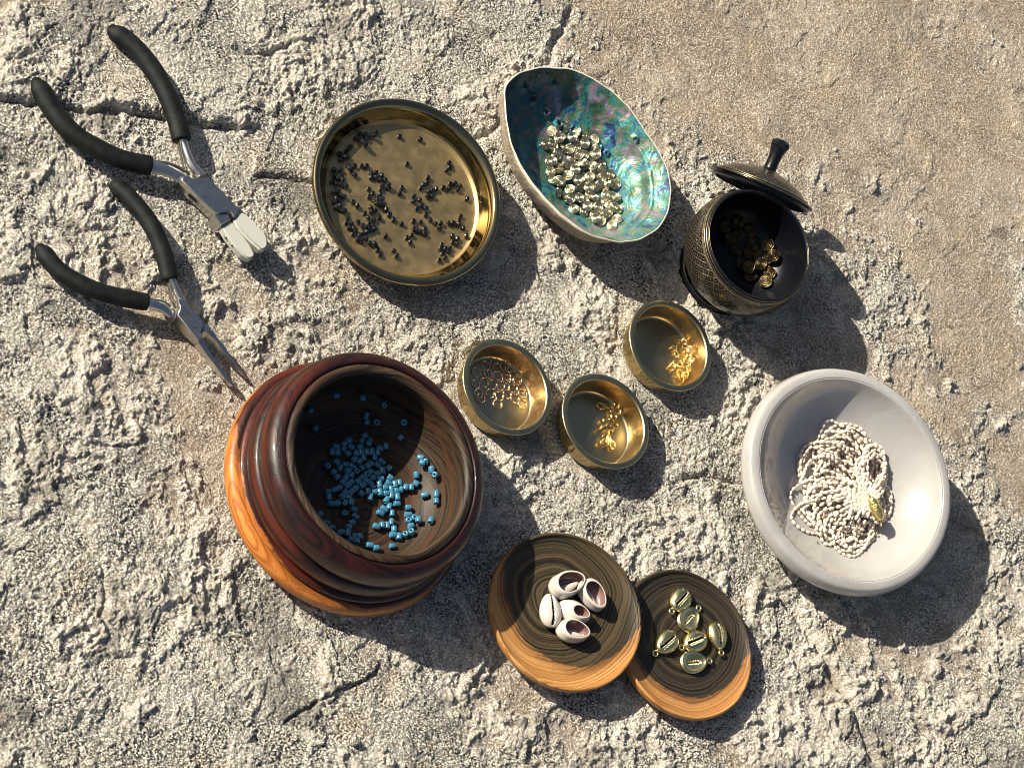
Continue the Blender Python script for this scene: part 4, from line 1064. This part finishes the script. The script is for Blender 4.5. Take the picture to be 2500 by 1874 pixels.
# ---- pliers
def prism(name, px, ztop, zbot, mat, parent, k=1.0, bev=.05, org=(0, 0), taper=None):
    """outline read at ztop, given real thickness and a bevelled edge"""
    P = [unproj(org[0]+x/k, org[1]+y/k, ztop) for x, y in px]
    bm = bmesh.new(); vs = [bm.verts.new((p[0]*S, p[1]*S, zbot*S)) for p in P]; f = bm.faces.new(vs)
    if f.normal.z == 0: f.normal_update()
    f.normal_update()
    if f.normal.z > 0: f.normal_flip()
    r = bmesh.ops.extrude_face_region(bm, geom=[f]); tv = [e for e in r['geom'] if isinstance(e, bmesh.types.BMVert)]
    bmesh.ops.translate(bm, verts=tv, vec=(0, 0, (ztop-zbot)*S))
    bmesh.ops.recalc_face_normals(bm, faces=bm.faces)
    bmesh.ops.bevel(bm, geom=[e for e in bm.edges], offset=bev*S, segments=3, affect='EDGES', clamp_overlap=True)
    if taper:          # the jaw thins and drops towards its tip
        a_, b_, zt, zb = taper; a_ = unproj(org[0]+a_[0]/k, org[1]+a_[1]/k, .6)*S; b_ = unproj(org[0]+b_[0]/k, org[1]+b_[1]/k, .6)*S; d_ = b_-a_; L_ = d_[:2]@d_[:2]
        for v in bm.verts:
            t_ = max(0, min(1, ((v.co.x-a_[0])*d_[0]+(v.co.y-a_[1])*d_[1])/L_)); f_ = (v.co.z/S-zbot)/(ztop-zbot)
            z1 = ztop+(zt-ztop)*t_; z0 = zbot+(zb-zbot)*t_; v.co.z = (z0+(z1-z0)*f_)*S
    me = bpy.data.meshes.new(name); bm.to_mesh(me); bm.free()
    me.polygons.foreach_set('use_smooth', [True]*len(me.polygons))
    try: me.set_sharp_from_angle(angle=math.radians(35))
    except Exception: pass
    o = bpy.data.objects.new(name, me); COL.objects.link(o); setm(o, mat)
    o.parent = parent; o.matrix_parent_inverse = parent.matrix_world.inverted()
    return o
def wtube(name, pts, zs, rad, mat, parent, n=20, flat=1.0, sub=8):
    P = [np.array(unproj(x, y, z)) for (x, y), z in zip(pts, zs)]
    path = spline(P, sub); rr = np.interp(np.linspace(0, 1, len(path)), np.linspace(0, 1, len(rad)), rad)
    V, F = tube(path, rr, n, flat=flat); o = mesh(name, V, F, mat)
    o.parent = parent; o.matrix_parent_inverse = parent.matrix_world.inverted(); return o
def grip(pts, zs, rmax, parent, label=None):
    P = [np.array(unproj(x, y, z)) for (x, y), z in zip(pts, zs)]; path = spline(P, 12)
    d = np.r_[0, np.cumsum(np.linalg.norm(np.diff(path, axis=0), axis=1))]; d2 = d
    rr = rmax*np.minimum(1, np.sqrt(np.clip(1-(1-np.clip(d2/(rmax*1.3), 0, 1))**2, .0009, 1)))
    rr = rr*(1-.10*sstep(d/d[-1], .0, .25)*0+.0)*(1+.02*np.sin(d*3))
    rr[-3:] *= [.99, .97, .93]
    # dense rounded tip
    V, F = tube(path, rr, 24, flat=.86); o = mesh('foam_grip', V, F, mRub)
    o.parent = parent; o.matrix_parent_inverse = parent.matrix_world.inverted()
    if label: o['label'] = label
def resamp(pts, n0=3):
    a = np.array(pts[0], float); b = np.array(pts[1], float); L = np.hypot(*(b-a)); u = (b-a)/L
    return [tuple(a+u*t) for t in (0, 2.5, 7, 14)]+list(pts[1:])
def big_pliers():
    o = unproj(400, 400, 0); t = empty('nylon_jaw_pliers', 'larger pliers with black foam grips and two white nylon jaws, lying open on the rock', 'pliers', mat=Matrix.Translation((o[0]*S, o[1]*S, 0)))
    gp = [(272, 73), (325, 112), (369, 164), (404, 224), (428, 283), (444, 343)]
    def gr(pts, zs, r):
        pp = resamp(pts); zz = [zs[0]]*3+[zs[0]+.03]+list(zs[1:]); grip(pp, zz, r, t)
    gr([(268, 70)]+gp[1:], [.50, .70, .85, .98, 1.02, 1.05], .47)
    gr([(88, 198), (129, 271), (173, 321), (230, 359), (293, 388), (368, 405)], [.48, .60, .72, .82, .88, .92], .47)
    wtube('steel_arm', [(355, 401), (380, 408), (412, 418), (446, 437)], [.92, .95, .98, .98], [.30, .34, .30, .26], mSteel, t, flat=.75)
    wtube('steel_arm', [(442, 330), (452, 362), (466, 398), (490, 430)], [1.05, 1.02, 1.0, .98], [.22, .20, .20, .24], mSteel, t, flat=1.0)
    wtube('leaf_spring', [(438, 350), (443, 380), (450, 408), (462, 428)], [.95, .85, .8, .8], [.10, .07, .06, .05], mSteelSide, t, flat=2.6)
    wtube('leaf_spring', [(378, 398), (412, 402), (436, 409), (452, 420)], [.85, .85, .8, .8], [.10, .07, .06, .05], mSteelSide, t, flat=2.6)
    k = 3.66; g = (420, 400)
    prism('joint_cover', [(80, 145), (105, 95), (150, 108), (195, 135), (330, 120), (608, 405), (555, 480), (520, 425), (455, 432), (408, 448)], 1.35, .95, mSteel, t, k, .05, g)
    prism('joint_core', [(60, 150), (110, 110), (200, 140), (325, 125), (600, 405), (550, 490), (500, 440), (460, 445), (420, 460), (395, 460)], .94, .25, mSteelSide, t, k, .05, g)
    prism('lower_jaw_root', [(372, 455), (498, 446), (524, 485), (515, 505), (440, 552)], 1.26, .28, mSteel, t, k, .05, g)
    prism('pivot_slot', [(150, 268), (170, 258), (225, 308), (232, 330), (205, 312)], 1.02, .80, mHole, t, k, .01, g)
    prism('jaw_plate', [(545, 478), (608, 412), (640, 425), (700, 470), (640, 520), (560, 510)], 1.02, .55, mSteelSide, t, k, .04, g)
    prism('jaw_plate', [(440, 556), (480, 530), (520, 600), (590, 690), (670, 800), (680, 840), (620, 800), (510, 680)], .80, .50, mSteelSide, t, k, .04, g)
    prism('nylon_jaw', [(552, 490), (575, 460), (612, 422), (650, 428), (690, 462), (740, 520), (800, 580), (845, 630), (862, 670), (862, 730), (845, 760), (805, 776), (760, 742), (690, 680), (620, 610), (560, 545)], 1.22, .62, mNylon, t, k, .15, g)
    prism('nylon_jaw', [(445, 562), (480, 540), (525, 510), (545, 520), (590, 590), (650, 660), (705, 735), (738, 800), (735, 828), (700, 845), (660, 835), (610, 790), (560, 730), (500, 655)], 1.12, .60, mNylon, t, k, .13, g)
    for (x, y) in ((482, 655), (540, 722)):
        p = unproj(g[0]+x/k, g[1]+y/k, .95); V, F, u = lathe([(0, -.08), (.07, -.07), (.10, 0), (.07, .07), (0, .09)], 14)
        c = mesh('jaw_screw', [(a+p[0], b+p[1], c_+p[2]) for a, b, c_ in V], F, mSteelSide); c.parent = t; c.matrix_parent_inverse = t.matrix_world.inverted()
def small_pliers():
    o = unproj(380, 700, 0); t = empty('chain_nose_pliers', 'smaller pliers with black foam grips and pointed steel jaws, lying open below the larger ones', 'pliers', mat=Matrix.Translation((o[0]*S, o[1]*S, 0)))
    def gr(pts, zs, r):
        pp = resamp(pts); zz = [zs[0]]*3+[zs[0]+.03]+list(zs[1:]); grip(pp, zz, r, t)
    gr([(271, 442), (313, 479), (354, 527), (383, 577), (402, 628), (415, 684)], [.46, .72, .92, 1.05, 1.08, 1.05], .42)
    gr([(96, 602), (136, 653), (187, 688), (237, 710), (297, 726), (360, 738)], [.42, .60, .76, .84, .86, .88], .42)
    wtube('steel_arm', [(345, 736), (372, 742), (398, 752), (418, 768)], [.95, .95, .9, .85], [.22, .26, .24, .20], mSteel, t, flat=.8)
    wtube('steel_arm', [(416, 672), (428, 702), (440, 728), (448, 748)], [1.15, 1.05, .95, .9], [.17, .16, .17, .20], mSteel, t)
    wtube('leaf_spring', [(412, 690), (415, 712), (420, 735), (430, 752)], [.85, .8, .75, .7], [.08, .06, .05, .05], mSteelSide, t, flat=2.4)
    wtube('leaf_spring', [(370, 735), (392, 736), (408, 742), (416, 748)], [.72, .7, .7, .7], [.08, .06, .05, .04], mSteelSide, t, flat=2.4)
    k = 6.909; g = (400, 700)
    prism('joint_cover', [(222, 200), (330, 205), (380, 250), (480, 370), (672, 590), (668, 660), (628, 760), (662, 862), (582, 918), (228, 470), (275, 350), (262, 300)], 1.12, .78, mSteel, t, k, .035, g)
    prism('joint_core', [(90, 400), (215, 400), (235, 460), (300, 420), (480, 400), (668, 610), (640, 760), (650, 870), (578, 915), (205, 560), (100, 455)], .77, .24, mSteelSide, t, k, .03, g)
    prism('handle_root', [(70, 330), (110, 350), (208, 395), (208, 545), (95, 450)], .98, .30, mSteel, t, k, .04, g)
    prism('jaw_root', [(682, 610), (730, 625), (812, 700), (762, 790), (666, 735)], 1.00, .28, mSteel, t, k, .03, g)
    prism('pointed_jaw', [(584, 922), (668, 872), (720, 960), (880, 1180), (1060, 1370), (1160, 1480), (1240, 1600), (1180, 1565), (1045, 1440), (860, 1240), (700, 1070)], .95, .35, mSteel, t, k, .03, g, ((600, 900), (1200, 1580), .45, .18))
    prism('pointed_jaw', [(765, 792), (820, 720), (900, 830), (1050, 970), (1180, 1150), (1290, 1270), (1370, 1350), (1428, 1415), (1380, 1380), (1240, 1250), (1060, 1090), (900, 900)], .88, .35, mSteel, t, k, .03, g, ((760, 760), (1400, 1400), .42, .18))
    # stamped oval panel with worn lettering
    ring = [(290, 385), (305, 362), (335, 358), (370, 385), (540, 590), (562, 640), (555, 680), (520, 692), (480, 665), (300, 430)]
    z = 1.125; P = [np.array(unproj(g[0]+x/k, g[1]+y/k, z)) for x, y in ring]; path = spline(P, 5, closed=True)
    V, F = tube(path, .012, 6, closed=True); c = mesh('stamped_border', V, F, mHole); c.parent = t; c.matrix_parent_inverse = t.matrix_world.inverted()
    a = np.array(unproj(g[0]+330/k, g[1]+410/k, z)); b = np.array(unproj(g[0]+520/k, g[1]+650/k, z)); d = (b-a); L = np.linalg.norm(d[:2]); d /= L
    s = np.array([-d[1], d[0], 0]); parts = []; rnd = random.Random(2)
    for i in range(9):      # worn strokes too faint to read in the photograph
        q = a+d*(L*(i+.3)/9); h = .05
        for (u0, v0, u1, v1) in rnd.sample([(-.2, -1, -.2, 1), (.25, -1, .25, 1), (-.2, 1, .25, 1), (-.2, 0, .25, 0), (-.2, -1, .25, -1)], 3):
            A_ = q+d*u0*.07+s*v0*h; B_ = q+d*u1*.07+s*v1*h; parts.append(tube([A_, B_], .006, 4))
    V, F, mi = join(parts); c = mesh('stamped_lettering', V, F, mHole); c.parent = t; c.matrix_parent_inverse = t.matrix_world.inverted()

# ---- loose chips
def chips():
    for (px, py, r, lab) in ((1747, 800, .26, 'small pale stone chip, left of a pair beside the topmost brass cup'), (1775, 788, .34, 'pale stone chip, right of a pair beside the topmost brass cup'),
                             (866, 1808, .22, 'tiny round pale pebble alone near the bottom edge'), (2080, 1680, .26, 'pale angular stone chip by the long crack at lower right')):
        p = unproj(px, py, .1); bm = bmesh.new(); bmesh.ops.create_icosphere(bm, subdivisions=3, radius=r*S)
        rnd = random.Random(px)
        o_ = [rnd.uniform(0, 6) for _ in range(4)]
        for v in bm.verts:
            q = v.co/S/r; f = 1+.22*math.sin(q.x*3+o_[0])*math.cos(q.y*3.3+o_[1])+.10*math.sin(q.z*9+q.x*7+o_[2])+.04*rnd.random()
            v.co *= f; v.co.z *= .9
        me = bpy.data.meshes.new('stone_chip'); bm.to_mesh(me); bm.free(); o = bpy.data.objects.new('stone_chip', me); link(o); setm(o, mChip)
        o.location = (p[0]*S, p[1]*S, .12*S); tag(o, lab, 'stone chip')

# ------------------------------------------------------------------ assemble
pot = wood_pot(); dish = gold_dish(); cups = brass_cups(); bowl = alabaster(); bpot = black_pot(); aba = abalone()
lidR = wood_lid(7.80, -12.95, 3.76, .02, .04, .0, mLidR, 'dark turned wood lid with a pale sapwood crescent, holding gold cowrie charms')
lidL = wood_lid(1.10, -11.72, 3.90, -.085, .04, .36, mLidL, 'larger dark turned wood lid overlapping the other, holding real cowrie shells')
black_lid(bpot)
for (x, y, r) in ((330, 160, 1.6), (200, 340, 1.6), (500, 480, 1.5), (570, 570, 1.2), (150, 660, 1.4), (380, 560, 1.4), (460, 790, 1.3), (560, 880, 1.0), (1775, 790, .5), (1880, 480, 1.5)):
    p = unproj(x, y, 0); FOOT.append((p[0], p[1], r, .12))
GH = build_ground()
blue_beads(pot); black_beads(dish); jump_rings(cups[0]); lobsters(cups[1]); spring_rings(cups[2]); pearls(bowl); dark_coils(bpot); gold_coils(aba)
cowries(lidL); charms(lidR); big_pliers(); small_pliers(); chips()
